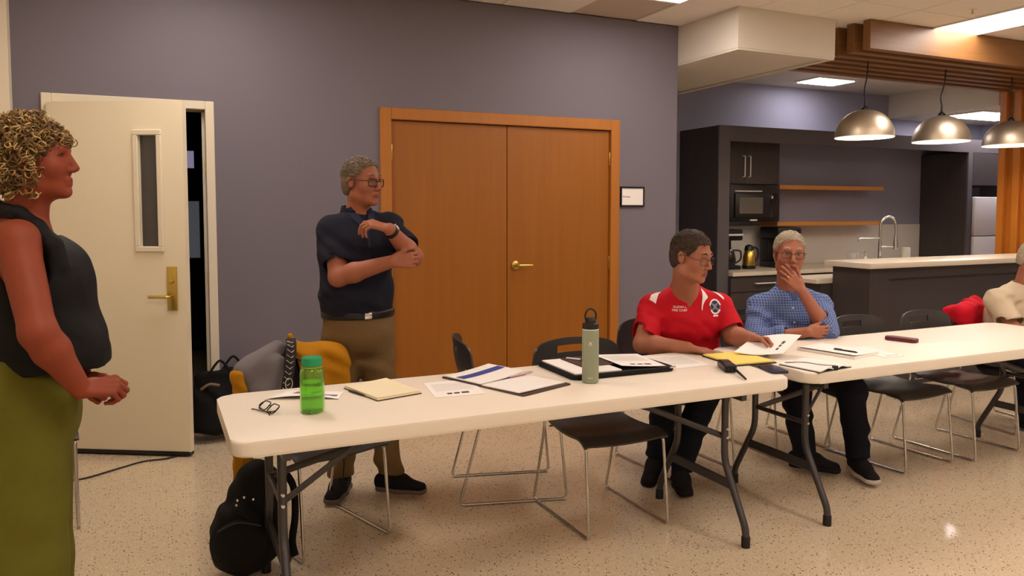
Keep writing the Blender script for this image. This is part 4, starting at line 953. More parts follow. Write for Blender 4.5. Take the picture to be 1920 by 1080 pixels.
B = J['base']; HAIR3 = mat('silver_hair', (172, 156, 134), .65, var=.3, vscale=60, bump=.5, bscale=160)
mk('hair', short_hair(T, f, l, up, HS, .004, -.060, .006, .0065, 6).mesh(.0045, B), HAIR3, man)
for me_, m_ in zip(strands(T, f, l, up, HS, B, 1500, .008, -.062, 6), (HAIR3, mat('silver_hair_light', (206, 196, 178), .6, var=.2))): mk('hair_strands', me_, m_, man)
eye_parts(man, T, f, HS, B); brow_part(man, T, HS, B, HAIR3); glasses(man, T, HS, B, M_gwire, th=.0018, lh=.015)
finger_ring(man, J, 'L', 2, B, M_gold)
S = SDF(); torso_prims(S, J, W, .022)
midR = lerp(J['elR'], J['wrR'], .62); midL = lerp(J['elL'], J['wrL'], .30)
for s, mid in (('R', midR), ('L', midL)):
    S.cone(J['sh' + s], J['el' + s], .070, .068, k=.03, tag=1); sleeve(S, J['el' + s], mid, .068, .062, 2)
    ax = nrm(mid - V(J['el' + s])); S.cone(mid - ax * .05, mid + ax * .02, .068, k=.006, pl=[(ax, ax @ mid), (-ax, -ax @ (mid - ax * .045))], tag=2)
S.cut((0, 0, -1), V(0, 0, .52))
for s, mid in (('R', midR), ('L', midL)): sleeve_open(S, J['el' + s], mid, .062)
S.cone(V(J['nb']) - V(0, 0, .02), V(J['nb']) + V(0, 0, .2), .070, .075, k=.01, sub=True)
S.disp = folds(.010, 60, [(1, .3, .8), (.5, -.8, 1), (-.8, .2, .9), (.2, .3, 1)], 12)
me = S.mesh(.005, B)
vv = S.world_verts; D = np.stack([SDF.d1(q, vv) if not q['sub'] else np.full(len(vv), 9.) for q in S.p], 1); near = D.argmin(1)
lat = nrm(V(J['shL']) - V(J['shR'])); pc = np.stack([vv @ lat, vv[:, 2], np.zeros(len(vv))], 1)
for i, q in enumerate(S.p):
    if q['tag'] and not q['sub']:
        mm = near == i; d = vv[mm] - q['a']; pc[mm] = np.stack([np.arctan2(d @ q['v'], d @ q['u']) * .068, d @ q['ax'], np.zeros(mm.sum())], 1)
at = me.attributes.new('pc', 'FLOAT_VECTOR', 'POINT'); at.data.foreach_set('vector', pc.astype(np.float32).ravel())
def plaid():
    m = fabric('blue_check_cotton', (84, 104, 152)); N = m.node_tree.nodes; L = m.node_tree.links
    a = N.new('ShaderNodeAttribute'); a.attribute_name = 'pc'; sp = N.new('ShaderNodeSeparateXYZ'); L.new(a.outputs['Vector'], sp.inputs[0]); outs = []
    for i in (0, 1):
        mu = N.new('ShaderNodeMath'); mu.operation = 'MULTIPLY'; mu.inputs[1].default_value = 62; L.new(sp.outputs[i], mu.inputs[0])
        fr = N.new('ShaderNodeMath'); fr.operation = 'FRACT'; L.new(mu.outputs[0], fr.inputs[0])
        lt = N.new('ShaderNodeMath'); lt.operation = 'LESS_THAN'; lt.inputs[1].default_value = .30; L.new(fr.outputs[0], lt.inputs[0]); outs.append(lt)
    mx = N.new('ShaderNodeMath'); mx.operation = 'MAXIMUM'; L.new(outs[0].outputs[0], mx.inputs[0]); L.new(outs[1].outputs[0], mx.inputs[1])
    c = N.new('ShaderNodeMix'); c.data_type = 'RGBA'; c.inputs['A'].default_value = lin((72, 90, 142)); c.inputs['B'].default_value = lin((122, 140, 184)); L.new(mx.outputs[0], c.inputs['Factor']); L.new(c.outputs['Result'], N['Principled BSDF'].inputs['Base Color']); return m
M_plaid = plaid()
sh = mk('checked_shirt', me, M_plaid, man)
collar(sh, J, B, mat('blue_collar_cotton', (82, 100, 148), .85, bump=.2), .078, .05, .45)
xa = lat; n_ = nrm(V(J['tf']))
for z in (.0, -.085, -.17): 
    P = V(J['nb']) + V(0, 0, -.10 + z) + n_ * .1
    for _ in range(30): P = P - n_ * float(np.clip(S.ev(P[None])[0], -.02, .05)) * .8
    bt = lathe([(0, 0), (.006, 0), (.006, .002), (0, .003)], 10); q = Vector((0, 0, 1)).rotation_difference(Vector(n_)); bt.transform(Matrix.Translation(Vector(P - V(B))) @ q.to_matrix().to_4x4()); mk('button', bt, M_white, sh)
mk('trousers', trousers(J, M_jean, B, seed=3), M_jean, man)
for s in 'RL': shoe('shoe', man, J['an' + s], J['foot' + s], B, M_shoe, M_solew if s == 'L' else M_shoe)
# ------------------------------------------------------------------ seated man in beige at the right edge
J = dict(base=(5.43, 3.53, 0), hc=(5.582, 3.365, 1.161), hf=(0.048, -0.969, -0.250), hu=(0.140, -0.175, 0.970), nb=(5.594, 3.451, 0.947), ch=(5.566, 3.494, 0.749), wa=(5.543, 3.556, 0.556), pe=(5.544, 3.568, 0.429), tf=(0.098, -0.981, -0.200),
    shR=(5.350, 3.474, 0.869), shL=(5.825, 3.404, 0.884), elR=(5.318, 3.328, 0.688), wrR=(5.395, 3.162, 0.656), elL=(5.729, 3.243, 0.658), wrL=(5.454, 3.176, 0.635),
    hipR=(5.445, 3.549, 0.417), hipL=(5.644, 3.500, 0.410), knR=(5.329, 3.242, 0.438), knL=(5.624, 3.191, 0.422), anR=(5.376, 3.239, 0.067), anL=(5.599, 3.179, 0.057), footR=(-0.125, -0.988, 0.000), footL=(-0.014, -0.985, 0.000))
J['handR'] = ((0.692, -0.649, -0.100), (0.000, 0.000, -1.000), [(15, 20, 12)] * 4, 1.0); J['handL'] = ((-0.943, 0.105, -0.100), (0.000, 0.000, -1.000), [(15, 20, 12)] * 4, 1.0)
W = (.175, .14, .18, .14, .18, .135); S, me, T, f, l, up = full_body(J, W, SKIN_B, LIP, 1.05, 1.05, h=.006)
man = setp(mk('person', me, None, loc=J['base']), 'seated man in a beige short-sleeved shirt at the right edge', 'person', 'people at the meeting')
B = J['base']; mk('hair', short_hair(T, f, l, up, 1.0, .005, -.060, .008, .008, 9).mesh(.005, B), HAIR3, man); eye_parts(man, T, f, 1.0, B); brow_part(man, T, 1.0, B, HAIR3)
S = SDF(); torso_prims(S, J, W, .024)
for s in 'RL': sleeve(S, J['sh' + s], lerp(J['sh' + s], J['el' + s], .80), .070, .090, 1, k=.05); S.cone(V(J['nb']) + V(0, 0, -.02), lerp(J['nb'], J['sh' + s], .9), .062, .062, k=.05)
S.cut((0, 0, -1), V(0, 0, .52))
for s in 'RL': sleeve_open(S, J['sh' + s], lerp(J['sh' + s], J['el' + s], .80), .090)
S.cone(V(J['nb']) - V(0, 0, .02), V(J['nb']) + V(0, 0, .2), .070, .075, k=.01, sub=True); S.disp = folds(.008, 50, [(1, .3, .8), (.5, -.8, 1), (-.8, .2, .9)], 21)
sh = mk('shirt', S.mesh(.006, B), M_beige, man); collar(sh, J, B, M_beige)
mk('trousers', trousers(J, M_jean, B, seed=4), M_jean, man)
for s in 'RL': shoe('shoe', man, J['an' + s], J['foot' + s], B, M_shoe, M_sole)
# ------------------------------------------------------------------ woman standing at the left
J = dict(base=(-.36, 2.52, 0), hc=(-0.304, 2.565, 1.645), hf=(0.977, -0.186, 0.040), hu=(-0.027, 0.013, 1.000), nb=(-0.346, 2.606, 1.465), ch=(-0.349, 2.599, 1.324), wa=(-0.362, 2.592, 1.126), pe=(-0.377, 2.589, 0.980), tf=(0.976, -0.175, 0.000),
    shR=(-0.338, 2.445, 1.418), shL=(-0.345, 2.779, 1.418), elR=(-0.281, 2.315, 1.185), wrR=(-0.193, 2.363, 1.018), elL=(-0.275, 2.794, 1.122), wrL=(-0.202, 2.543, 1.006),
    hipR=(-0.371, 2.486, 0.965), hipL=(-0.380, 2.675, 0.922), knR=(-0.379, 2.461, 0.525), knL=(-0.389, 2.670, 0.446), footR=(0.905, -0.307, 0.000), footL=(0.964, -0.059, 0.000))
for s in 'RL': k_ = V(J['kn' + s]); J['an' + s] = (k_[0], k_[1], .085)
J['handR'] = ((0.969, 0.048, 0.020), (0.408, 0.527, -0.650), [(50, 70, 40), (55, 72, 40), (60, 74, 40), (66, 74, 40)], .6, .92, (22, 20, 15))
J['handL'] = ((0.733, -0.559, -0.420), (-0.538, -0.688, 0.500), [(50, 65, 40), (52, 66, 40), (54, 68, 40), (56, 68, 40)], .6, .92, (25, 25, 20))
W = (.165, .13, .135, .11, .15, .11)
S, me, T, f, l, up = full_body(J, W, SKIN_C, skinmat('lip_rose', (132, 58, 50)), .93, .92, h=.0042, armr=(.052, .043, .044, .027))
wom = setp(mk('person', me, None, loc=J['base']), 'woman with curly blonde hair in black top and olive trousers', 'person', 'people at the meeting')
B = J['base']; eye_parts(wom, lambda a, b, c: T(a - .004, b, c), f, .90, B, look=nrm(f - .35 * up)); 
brow_part(wom, T, .93, B, mat('blonde_brow', (110, 76, 44), .7), .0032)
for s in (-1, 1): mk('eyelash', tube(pathpts([T(.082, s * .020, .0095) - V(B), T(.086, s * .033, .0115) - V(B), T(.077, s * .047, .0075) - V(B)], 4), .0016, 6), M_black, wom)
# curly hair: many separate ringlets over the skull
def curls():
    r = np.random.default_rng(11); bms = [bmesh.new() for _ in range(3)]
    n = 0
    while n < 1150:
        d = nrm(r.normal(size=3)); a, b, c = d   # forward, left, up
        if a > .66 and c < .16: continue
        if c < -.86: continue
        if a > .50 and c < -.10: continue
        if a > .30 and c < -.62: continue
        n += 1; inner = n < 420
        sk = V(a * .100 - .018, b * .080, (c * .092 if c > 0 else c * .135) + .030); lift = r.uniform(.008, .024) if inner else r.uniform(.022, .050)
        if c < -.2: lift *= .75
        if a > .4: lift *= .55
        if c > .25: lift *= 1 - .75 * (c - .25)
        p = sk + V(a, b, c) * lift; ax = nrm(V(r.normal() * .6 - .15, r.normal() * .6, r.normal() * .6 - .45)); ax = nrm(ax - d * (ax @ d) * .75)
        e1 = nrm(np.cross(ax, V(.3, .9, .2))); e2 = np.cross(ax, e1); R0 = r.uniform(.006, .013); turns = r.uniform(1.0, 2.2); Lc = r.uniform(.018, .045); ph = r.uniform(0, 6.28); m = int(9 * turns)
        pts = []
        for q in range(m + 1):
            t = q / m; an = ph + turns * 6.283 * t; v = p + ax * Lc * (t - .5) + (e1 * math.cos(an) + e2 * math.sin(an)) * R0 * (.6 + .4 * math.sin(math.pi * t)); pts.append(Vector(T(v[0], v[1], v[2]) - V(B)))
        w0 = r.uniform(.0012, .0027); tb(bms[int(r.choice(3, p=[.45, .35, .2]))], pts, [w0 * (.35 + .65 * math.sin(math.pi * (q + .5) / (m + 1))) for q in range(m + 1)], 5)
    return [fin(b, ang=90) for b in bms]
HC = [mat('blonde_curl_dark', (112, 84, 46), .5, var=.3, vscale=40), mat('blonde_curl', (164, 130, 78), .45, var=.25, vscale=40), mat('blonde_curl_light', (206, 176, 122), .4, var=.2, vscale=40)]
S = SDF(); S.ell(T(-.020, 0, .034), (.106, .082, .092), up, f, .02); S.ell(T(-.045, 0, -.045), (.072, .076, .066), up, f, .03); S.cut(nrm(f * .8 - up * .5), T(.045, 0, 0))
r_ = np.random.default_rng(5); DD = [(nrm(r_.normal(size=3)), r_.uniform(120, 260), r_.uniform(0, 6)) for _ in range(8)]; S.disp = lambda P: sum(.0018 * np.sin(P @ d * q + p) for d, q, p in DD)
hr = mk('hair', S.mesh(.005, B), mat('curl_undercoat', (88, 64, 36), .7, var=.4, vscale=50, bump=.6, bscale=120), wom)
for me, m in zip(curls(), HC): o = mk('curl_layer', me, m, hr); o['kind'] = 'stuff'
# sleeveless black top
S = SDF(); lat = nrm(V(J['shL']) - V(J['shR'])); tf = V(J['tf'])
S.cone(V(J['ch']) + tf * .02, V(J['wa']) + tf * .055 + V(0, 0, -.04), (.168, .135), (.185, .185), u=lat, k=.05)
S.ell(V(J['ch']) + tf * .085 + V(0, 0, -.02), (.150, .085, .085), (0, 0, 1), lat, .06)
top = V(J['nb']) + V(0, 0, -.055); S.cone(V(J['ch']) + tf * .01, top, (.155, .125), (.080, .062), u=lat, k=.04)
for s in 'RL':
    m_ = lerp(top, J['sh' + s], .62) + V(0, 0, .012); S.cone(lerp(top, J['sh' + s], .2), m_, (.052, .05), (.036, .046), k=.02)
S.cut(nrm(V(0, 0, -1) - tf * .06), V(J['wa']) + V(0, 0, -.062))
for s in 'RL': S.cone(lerp(J['sh' + s], J['ch'], .02) + V(0, 0, .075), V(J['sh' + s]) + (V(J['el' + s]) - V(J['sh' + s])) * .35, .068, .070, k=.012, sub=True)
S.cone(V(J['nb']) + tf * .02 - V(0, 0, .035), V(J['nb']) + tf * .05 + V(0, 0, .12), .066, .09, k=.012, sub=True)
SP = [(-0.241, 2.451, 1.346), (-0.257, 2.452, 1.412), (-0.290, 2.470, 1.458), (-0.339, 2.505, 1.487), (-0.398, 2.567, 1.504), (-0.469, 2.642, 1.477), (-0.517, 2.680, 1.385)]
for a_, b_ in zip(SP, SP[1:]): S.cone(a_, b_, (.020, .020), (.020, .020), k=.012)
S.disp = folds(.009, 42, [(.9, .3, .4), (.5, -.8, .5), (-.2, .2, .9)], 31)
mk('sleeveless_top', S.mesh(.005, B), M_blackc, wom)
S = SDF(); p0 = V(J['pe'])
S.cone(p0 + V(0, 0, -.06), p0 + V(0, 0, .10), (.185, .165), (.170, .150), u=lat, k=.05)
for s in 'RL':
    S.cone(J['hip' + s], J['kn' + s], (.125, .140), (.125, .135), u=lat, k=.06); S.cone(J['kn' + s], V(J['an' + s]), (.125, .135), (.128, .138), u=lat, k=.03, pl=[(V(0, 0, -1), -.055)])
S.cut((0, 0, 1), p0 + V(0, 0, .115)); S.disp = folds(.007, 40, [(.9, .4, .12), (.5, -.8, .1), (-.8, .5, .2)], 33)
trz = mk('trousers', S.mesh(.006, B), M_olive, wom)
mk('pocket_seam', tube(pathpts([V(-.06, -.215, 1.06) + 0, V(-.035, -.222, 1.0), V(-.06, -.226, .965), V(-.12, -.21, .955)], 5), .0035, 6), fabric('olive_seam', (64, 60, 18)), trz)
for s in 'RL': shoe('shoe', wom, J['an' + s], J['foot' + s], B, M_shoe, M_sole, .25)
# ================================================================== things on the tables
def quad_sheet(name, label, cat, pts, m, th=.0012, lift=None, group=None, n=10):
    """sheet of paper from four 3D corners a (0,0), b (1,0), c (1,1), d (0,1); lift(u,v) adds height"""
    a, b, c, d = [V(p) for p in pts]; o = (a + b + c + d) / 4
    f = lambda u, v: (1 - u) * (1 - v) * a + u * (1 - v) * b + u * v * c + (1 - u) * v * d + V(0, 0, lift(u, v) if lift else 0) - o
    ob = mk(name, sheet(f, n, n, th), m, loc=tuple(o)); setp(ob, label, cat, group); return ob, (lambda u, v: V(f(u, v)))
def on(p, z=TZ): return (p[0], p[1], z)
def marks(parent, f, spots, m, name='printed_mark', up=.0012):
    """little printed patches at (u0,u1,v0,v1) on a sheet"""
    for u0, u1, v0, v1 in spots:
        q = [f(u0, v0), f(u1, v0), f(u1, v1), f(u0, v1)]; bm = bmesh.new(); vs_ = [bm.verts.new(Vector(p + V(0, 0, up))) for p in q] + [bm.verts.new(Vector(p + V(0, 0, up * .6))) for p in q]
        for s in ((0, 1, 2, 3), (7, 6, 5, 4), (0, 4, 5, 1), (1, 5, 6, 2), (2, 6, 7, 3), (3, 7, 4, 0)): bm.faces.new([vs_[i] for i in s])
        mk(name, fin(bm, False), m, parent)
M_text = mat('pale_print', (196, 186, 184), .8)
PZ = TZ + .0015
# paper under the green bottle
ob, f_ = quad_sheet('paper', 'white folded paper with raised edge behind the green bottle', 'paper', [(.385, 3.22, PZ), (.655, 3.10, PZ), (.705, 3.215, PZ), (.50, 3.335, PZ)], M_paper, lift=lambda u, v: .014 * (1 - v) ** 2 * (1 - abs(2 * u - 1) ** 2) + .0008)
marks(ob, f_, [(.2, .5, .62, .86)], mat('brown_print', (138, 110, 98), .7)); marks(ob, f_, [(.56, .95, .30, .50)], mat('slate_print', (86, 82, 98), .7))
# green bottle
M_gb = mat('green_tritan', (205, 250, 150), .05, trans=.92, ior=1.35, var=0); M_gw = mat('green_water', (170, 240, 110), .02, trans=.85, ior=1.15, var=0)
t = thing('water_bottle', 'translucent green wide-mouth water bottle half full of water', 'bottle', (.525, 2.945, TZ + .0005))
mk('body', lathe([(0, 0), (.038, 0), (.0445, .008), (.0455, .02), (.0455, .150), (.043, .163), (.034, .172), (.034, .182), (.031, .182), (.031, .170), (.040, .160), (.0425, .148), (.0425, .02), (.040, .006), (0, .005)], 40), M_gb, t)
mk('water', lathe([(0, .0056), (.0395, .0066), (.0418, .022), (.0418, .118), (.0, .118)], 40), M_gw, t)
mk('collar', lathe([(.034, .172), (.040, .173), (.040, .177), (.034, .178)], 32), mat('amber_collar', (170, 176, 60), .3, trans=.4), t)
cp = mk('cap', lathe([(0, .179), (.037, .179), (.038, .182), (.038, .206), (.036, .210), (0, .211)], 40), mat('teal_cap', (30, 150, 96), .4), t)
# folded reading glasses
t = thing('reading_glasses', 'folded black reading glasses at the near table corner', 'glasses', (.362, 3.02, TZ + .0005), math.atan2(-.2, .07))
bm = bmesh.new()
for s in (-1, 1): tb(bm, [(s * .034 + x, .016 + y * .75, .004 + (y + .02) * .62) for x, y in rrect(-.027, .027, -.020, .020, .012, 5)], .0024, 6, True)
tb(bm, pathpts([(-.008, .018, .020), (0, .02, .024), (.008, .018, .020)], 4), .0022, 6)
fr_ = mk('frame', fin(bm, ang=80), M_gframe, t)
for s in (-1, 1): mk('temple', tube(pathpts([(s * .062, .022, .024), (s * .058, .004, .012), (s * .0, -.008 - .004 * s, .006), (-s * .05, -.012 - .004 * s, .004), (-s * .064, -.020 - .004 * s, .004)], 5), .0022, 6), M_gframe, t)
# cream notepad with pen
t = thing('notebook', 'cream notepad with dark cover beside the green bottle', 'notebook', (.855, 3.165, TZ + .0004), math.atan2(-.29, .075))
mk('cover', box(-.145, .145, -.105, .105, 0, .004, .001, 1), mat('brown_cover', (64, 50, 38), .5), t)
mk('page_block', box(-.142, .142, -.102, .102, .004, .012), mat('cream_paper', (238, 224, 190), .8), t)
mk('top_page', sheet(lambda u, v: ((u - .5) * .283, (v - .5) * .202, .0135 + .006 * (1 - u) * (v) ** 2), 8, 8, .0008), mat('cream_paper', (238, 224, 190), .8), t)
t = thing('pen', 'dark pen clipped along the left edge of the cream notepad', 'pen', (.745, 3.155, TZ + .0052), math.atan2(-.27, .09))
mk('barrel', tube([(-.06, 0, 0), (.045, 0, 0), (.062, 0, 0)], [.0045, .0045, .0012], 10), M_black, t); mk('clip', box(-.058, -.02, -.001, .001, .0045, .0065), M_chrome, t)
# sheet with three printed crests
ob, f_ = quad_sheet('paper', 'white sheet with three small dark crests left of the leather folder', 'paper', [(1.02, 2.955, PZ), (1.235, 2.94, PZ), (1.275, 3.22, PZ), (1.06, 3.235, PZ)], M_paper)
marks(ob, f_, [(.28, .38, .14, .22), (.42, .53, .14, .22), (.57, .72, .14, .23)], M_ink); marks(ob, f_, [(.1, .9, .8 - .07 * k, .81 - .07 * k) for k in range(7)], M_text, 'text_line')
# leather folder
a = math.atan2(-.483, .187); t = thing('leather_folder', 'open brown leather folder with papers in the table centre', 'folder', (1.405, 3.12, TZ + .0004), a)
M_lea = mat('brown_leather', (66, 42, 34), .45, bump=.1, bscale=200)
mk('cover', prism(rrect(-.258, .258, -.155, .155, .012, 4), 0, .006, .002, 1), M_lea, t)
mk('lower_papers', sheet(lambda u, v: (.005 + u * .225, -.150 + v * .29, .0085 + .003 * u * (1 - v)), 8, 6, .004), M_paper, t)
up_ = mk('upper_papers', sheet(lambda u, v: (-.245 + u * .24, -.145 + v * .28, .010 + .022 * max(0, v - .2) ** 1.5), 8, 8, .004), M_paper, t)
mk('blue_band', sheet(lambda u, v: (-.175 + u * .05, -.135 + v * .26, .0135 + .022 * max(0, (v * .93 + .035) - .2) ** 1.5), 4, 8, .001), mat('blue_print', (58, 72, 150), .6), up_)
t = thing('pen', 'pale pink pen lying across the papers in the leather folder', 'pen', (1.50, 3.145, TZ + .020), math.atan2(.34, .93))
mk('barrel', tube([(-.075, 0, 0), (.06, 0, 0), (.075, 0, 0)], [.0042, .0042, .001], 10), mat('pink_pen', (214, 176, 178), .4), t); mk('clip', box(.02, .06, -.001, .001, .004, .006), M_chrome, t)
# black zip portfolio
t = thing('zip_portfolio', 'open black zip portfolio holding papers behind the sage bottle', 'portfolio', (1.965, 3.185, TZ + .0004), R(-1))
mk('cover', prism(rrect(-.275, .275, -.195, .195, .03, 5), 0, .020, .006, 2), fabric('black_nylon', (22, 20, 20), .6), t)
zp = mk('zip', tube([(x, y, .0205) for x, y in rrect(-.268, .268, -.188, .188, .028, 5)], .0028, 6, True), mat('zip_teeth', (52, 46, 44), .4, .5), t)
mk('zip_pull', box(.24, .275, -.20, -.192, .016, .024, .002, 1), M_chrome, t)
mk('writing_pad', prism(rrect(-.255, -.01, -.175, .175, .006, 3), .0215, .027), M_paper, t)
mk('pocket', prism(rrect(-.16, .06, -.06, .165, .01, 3), .0272, .032, .002, 1), M_lea, t)
ob, f_ = quad_sheet('paper', 'white letter with three crests lying on the zip portfolio', 'paper', [(1.965, 3.035, TZ + .030), (2.19, 3.0, TZ + .027), (2.235, 3.31, TZ + .028), (2.00, 3.35, TZ + .034)], M_paper, lift=lambda u, v: .010 * (1 - v) * (1 - u) ** 2)
marks(ob, f_, [(.30, .40, .12, .19), (.46, .57, .12, .19), (.62, .76, .12, .20)], M_ink); marks(ob, f_, [(.1, .9, .85 - .07 * k, .86 - .07 * k) for k in range(7)], M_text, 'text_line')
t = thing('pen', 'white pen on the pad in the zip portfolio', 'pen', (1.86, 3.27, TZ + .0375), R(-58)); mk('barrel', tube([(-.06, 0, 0), (.05, 0, 0), (.065, 0, 0)], [.0045, .0045, .0012], 10), M_white, t); mk('grip', tube([(.02, 0, 0), (.05, 0, 0)], .0049, 10), M_ink, t)
# sage bottle
t = thing('water_bottle', 'sage green steel water bottle with black loop cap', 'bottle', (1.742, 2.945, TZ + .0005))
M_sage = mat('sage_powder_coat', (150, 158, 134), .5, bump=.04, bscale=500); M_cap = mat('black_cap', (30, 26, 24), .5)
bd = mk('body', lathe([(0, 0), (.034, 0), (.037, .004), (.0375, .22), (.036, .232), (.030, .238), (0, .238)], 40), M_sage, t)
mk('steel_ring', lathe([(.0305, .236), (.0365, .236), (.0365, .241), (.0305, .241)], 32), M_steel, t)
cp = mk('cap', lathe([(0, .241), (.0365, .241), (.0365, .264), (.024, .268), (.023, .285), (.019, .290), (0, .290)], 32), M_cap, t)
mk('cap_loop', tube(pathpts([(-.022, 0, .272), (-.028, 0, .300), (-.016, 0, .324), (.006, 0, .328), (.026, 0, .310), (.026, 0, .278)], 5), .0045, 8), M_cap, cp)
def oncyl(pts, r, z0, az): return [(r * math.cos(az + x / r), r * math.sin(az + x / r), z0 + y) for x, y in pts]
AZ = math.atan2(-2.945, -1.742); bm = bmesh.new()
for p in ([(-.007, .010), (-.002, .004), (-.006, -.010)], [(.007, .010), (.002, .004), (.006, -.010)], [(-.002, .004), (.002, .004)], [(-.007, -.004), (.0, .002), (.007, -.004)]): tb(bm, oncyl(p, .0378, .178, AZ), .0011, 5)
mk('logo', fin(bm, ang=80), M_white, bd); mk('wordmark', tube(oncyl([(-.012, 0), (-.006, 0), (0, 0), (.006, 0), (.012, 0)], .0378, .026, AZ), .0011, 5), M_white, bd)
# papers in front of the man in red
ob, f_ = quad_sheet('paper', 'white sheet under the right hand of the man in red', 'paper', [(2.215, 3.03, PZ), (2.475, 3.02, PZ), (2.52, 3.31, PZ), (2.26, 3.345, PZ)], M_paper)
marks(ob, f_, [(.1, .9, .82 - .08 * k, .83 - .08 * k) for k in range(8)], M_text, 'text_line')
t = thing('legal_pad', 'yellow legal pad on a dark folder beside the two-way radio', 'notepad', (2.695, 3.07, TZ + .0004), R(-5))
mk('folder', box(-.125, .125, -.135, .145, 0, .006, .001, 1), M_black, t); mk('pad', box(-.122, .115, -.13, .14, .006, .014, .001, 1), mat('yellow_paper', (240, 214, 110), .8), t)
ob, f_ = quad_sheet('paper', 'white letter held up by the man in red', 'paper', [(2.725, 3.141, 0.773), (2.903, 2.981, 0.764), (3.098, 3.051, 0.834), (2.941, 3.243, 0.819)], M_paper, lift=lambda u, v: -.022 * math.sin(math.pi * u) * (1 - v) + .012 * math.sin(math.pi * (u - .2)))
marks(ob, f_, [(.76, .81, .20, .30), (.76, .81, .36, .46), (.76, .82, .50, .64)], M_ink)
t = thing('two_way_radio', 'black two-way radio with stub antenna near the table joint', 'radio', (2.475, 2.90, TZ + .0006), math.atan2(-.9, -.43))
mk('body', box(-.085, .065, -.029, .029, 0, .036, .008, 3), M_black, t)
mk('battery', box(-.088, .01, -.027, .027, .001, .014, .003, 1), mat('radio_grey', (44, 42, 42), .5), t)
mk('keypad', box(-.07, -.01, -.022, .022, .036, .038, .002, 1), mat('radio_grey', (44, 42, 42), .5), t); mk('screen', box(0, .035, -.018, .018, .036, .0375), mat('radio_screen', (70, 74, 72), .2), t)
for y in (-.014, .002): mk('knob', tube([(.065, y, .018), (.080, y, .018)], .007, 10), M_black, t)
mk('antenna', tube([(.062, .018, .018), (.10, .018, .016), (.235, .020, .008)], [.008, .0065, .005], 10), M_black, t)
t = thing('mobile_phone', 'navy mobile phone lying by the table joint', 'phone', (2.665, 2.80, TZ + .0006), math.atan2(-.175, -.05))
mk('case', prism(rrect(-.080, .080, -.042, .042, .012, 5), 0, .012, .003, 2), mat('navy_case', (46, 46, 74), .5), t); mk('screen', prism(rrect(-.075, .075, -.037, .037, .009, 5), .0121, .0128), mat('dark_screen', (30, 30, 46), .15), t)
# open notebook with binder clip
t = thing('notebook', 'open white notebook with black binder clip at the corner of the second table', 'notebook', (2.925, 2.79, TZ + .0004), R(8))
mk('cover', box(-.125, .125, -.115, .115, 0, .003), M_ink, t)
for s in (-1, 1): mk('pages', sheet(lambda u, v, s=s: (s * (.002 + u * .12), -.112 + v * .224, .0065 + .012 * math.sin(math.pi * min(1, u * 1.1)) ** 2 * (1 - u * .5)), 12, 4, .005), M_paper, t)
mk('binder_clip', box(-.012, .012, -.122, -.100, .0, .022, .003, 1), M_black, t); mk('ribbon', tube(pathpts([(-.1, .1, .013), (-.05, .03, .020), (-.02, -.05, .018), (0, -.11, .022)], 5), .002, 6), M_ink, t)
# pad with pen
t = thing('notepad', 'white notepad under a black pen before the man in blue', 'notepad', (3.325, 3.02, TZ + .0004), R(12))
mk('page_block', box(-.115, .125, -.165, .165, 0, .013, .001, 1), M_paper, t); mk('top_sheet', sheet(lambda u, v: (-.115 + u * .24, -.165 + v * .33, .0145 + .006 * (1 - u) ** 3), 8, 6, .001), M_paper, t)
t = thing('pen', 'black pen on the white notepad before the man in blue', 'pen', (3.315, 2.955, TZ + .0205), math.atan2(-.14, .03)); mk('barrel', tube([(-.065, 0, 0), (.055, 0, 0), (.068, 0, 0)], [.005, .005, .0012], 10), M_black, t); mk('clip', box(-.06, -.02, -.001, .001, .005, .007), M_black, t)
ob, f_ = quad_sheet('paper', 'white sheet with faint print right of the black pen', 'paper', [(3.42, 2.80, PZ), (3.555, 2.79, PZ), (3.62, 3.08, PZ), (3.485, 3.09, PZ)], M_paper)
marks(ob, f_, [(.3, .75, .10, .14), (.8, .92, .10, .16)], M_text)
t = thing('spectacle_case', 'dark red slim case or phone on the right table', 'case', (3.955, 3.125, TZ + .0006), math.atan2(-.17, .05))
mk('shell', prism(rrect(-.088, .088, -.034, .034, .018, 6), 0, .022, .008, 3), mat('maroon_shell', (96, 30, 44), .4), t); mk('seam', prism(rrect(-.0885, .0885, -.0345, .0345, .018, 6), .0105, .0118), mat('maroon_dark', (60, 18, 26), .5), t)
# ================================================================== bags and coats
def solid(name, S, h, m, parent): return mk(name, S.mesh(h), m, parent)
t = thing('backpack', 'black backpack slumped on the floor against the left table leg', 'backpack', (.315, 3.30, 0), R(-12)); t.scale = (.86, .86, 1.0)
M_bp = fabric('black_cordura', (16, 15, 16), .75)
S = SDF(); S.cone((0, .02, .15), (.06, .03, .36), (.175, .125), (.12, .10), u=(1, 0, 0), k=.05); S.ell((-.02, -.07, .16), (.15, .09, .15), (0, 0, 1), (1, 0, 0), .04); S.cut((0, 0, -1), (0, 0, .002)); S.disp = folds(.012, 40, [(.9, .3, .4), (.5, -.8, .5), (-.2, .2, .9)], 41)
solid('body', S, .007, M_bp, t)
S = SDF(); S.ell((-.02, -.145, .17), (.115, .035, .105), (0, 0, 1), (1, 0, 0), .02); solid('front_pocket', S, .007, M_bp, t)
mk('pocket_zip', tube(pathpts([(-.11, -.165, .24), (-.02, -.182, .275), (.08, -.165, .25)], 6), .004, 6), mat('zip_dark', (40, 38, 38), .4), t)
mk('grab_handle', tube(pathpts([(.02, .08, .46), (.04, .08, .50), (.09, .08, .50), (.11, .08, .45)], 5), .009, 8), M_bp, t)
mk('shoulder_strap', tube(pathpts([(.16, .02, .42), (.215, -.01, .36), (.225, -.02, .24), (.21, -.03, .13), (.225, -.05, .07)], 6), .01, 8, flat=(.010, .020)), M_bp, t)
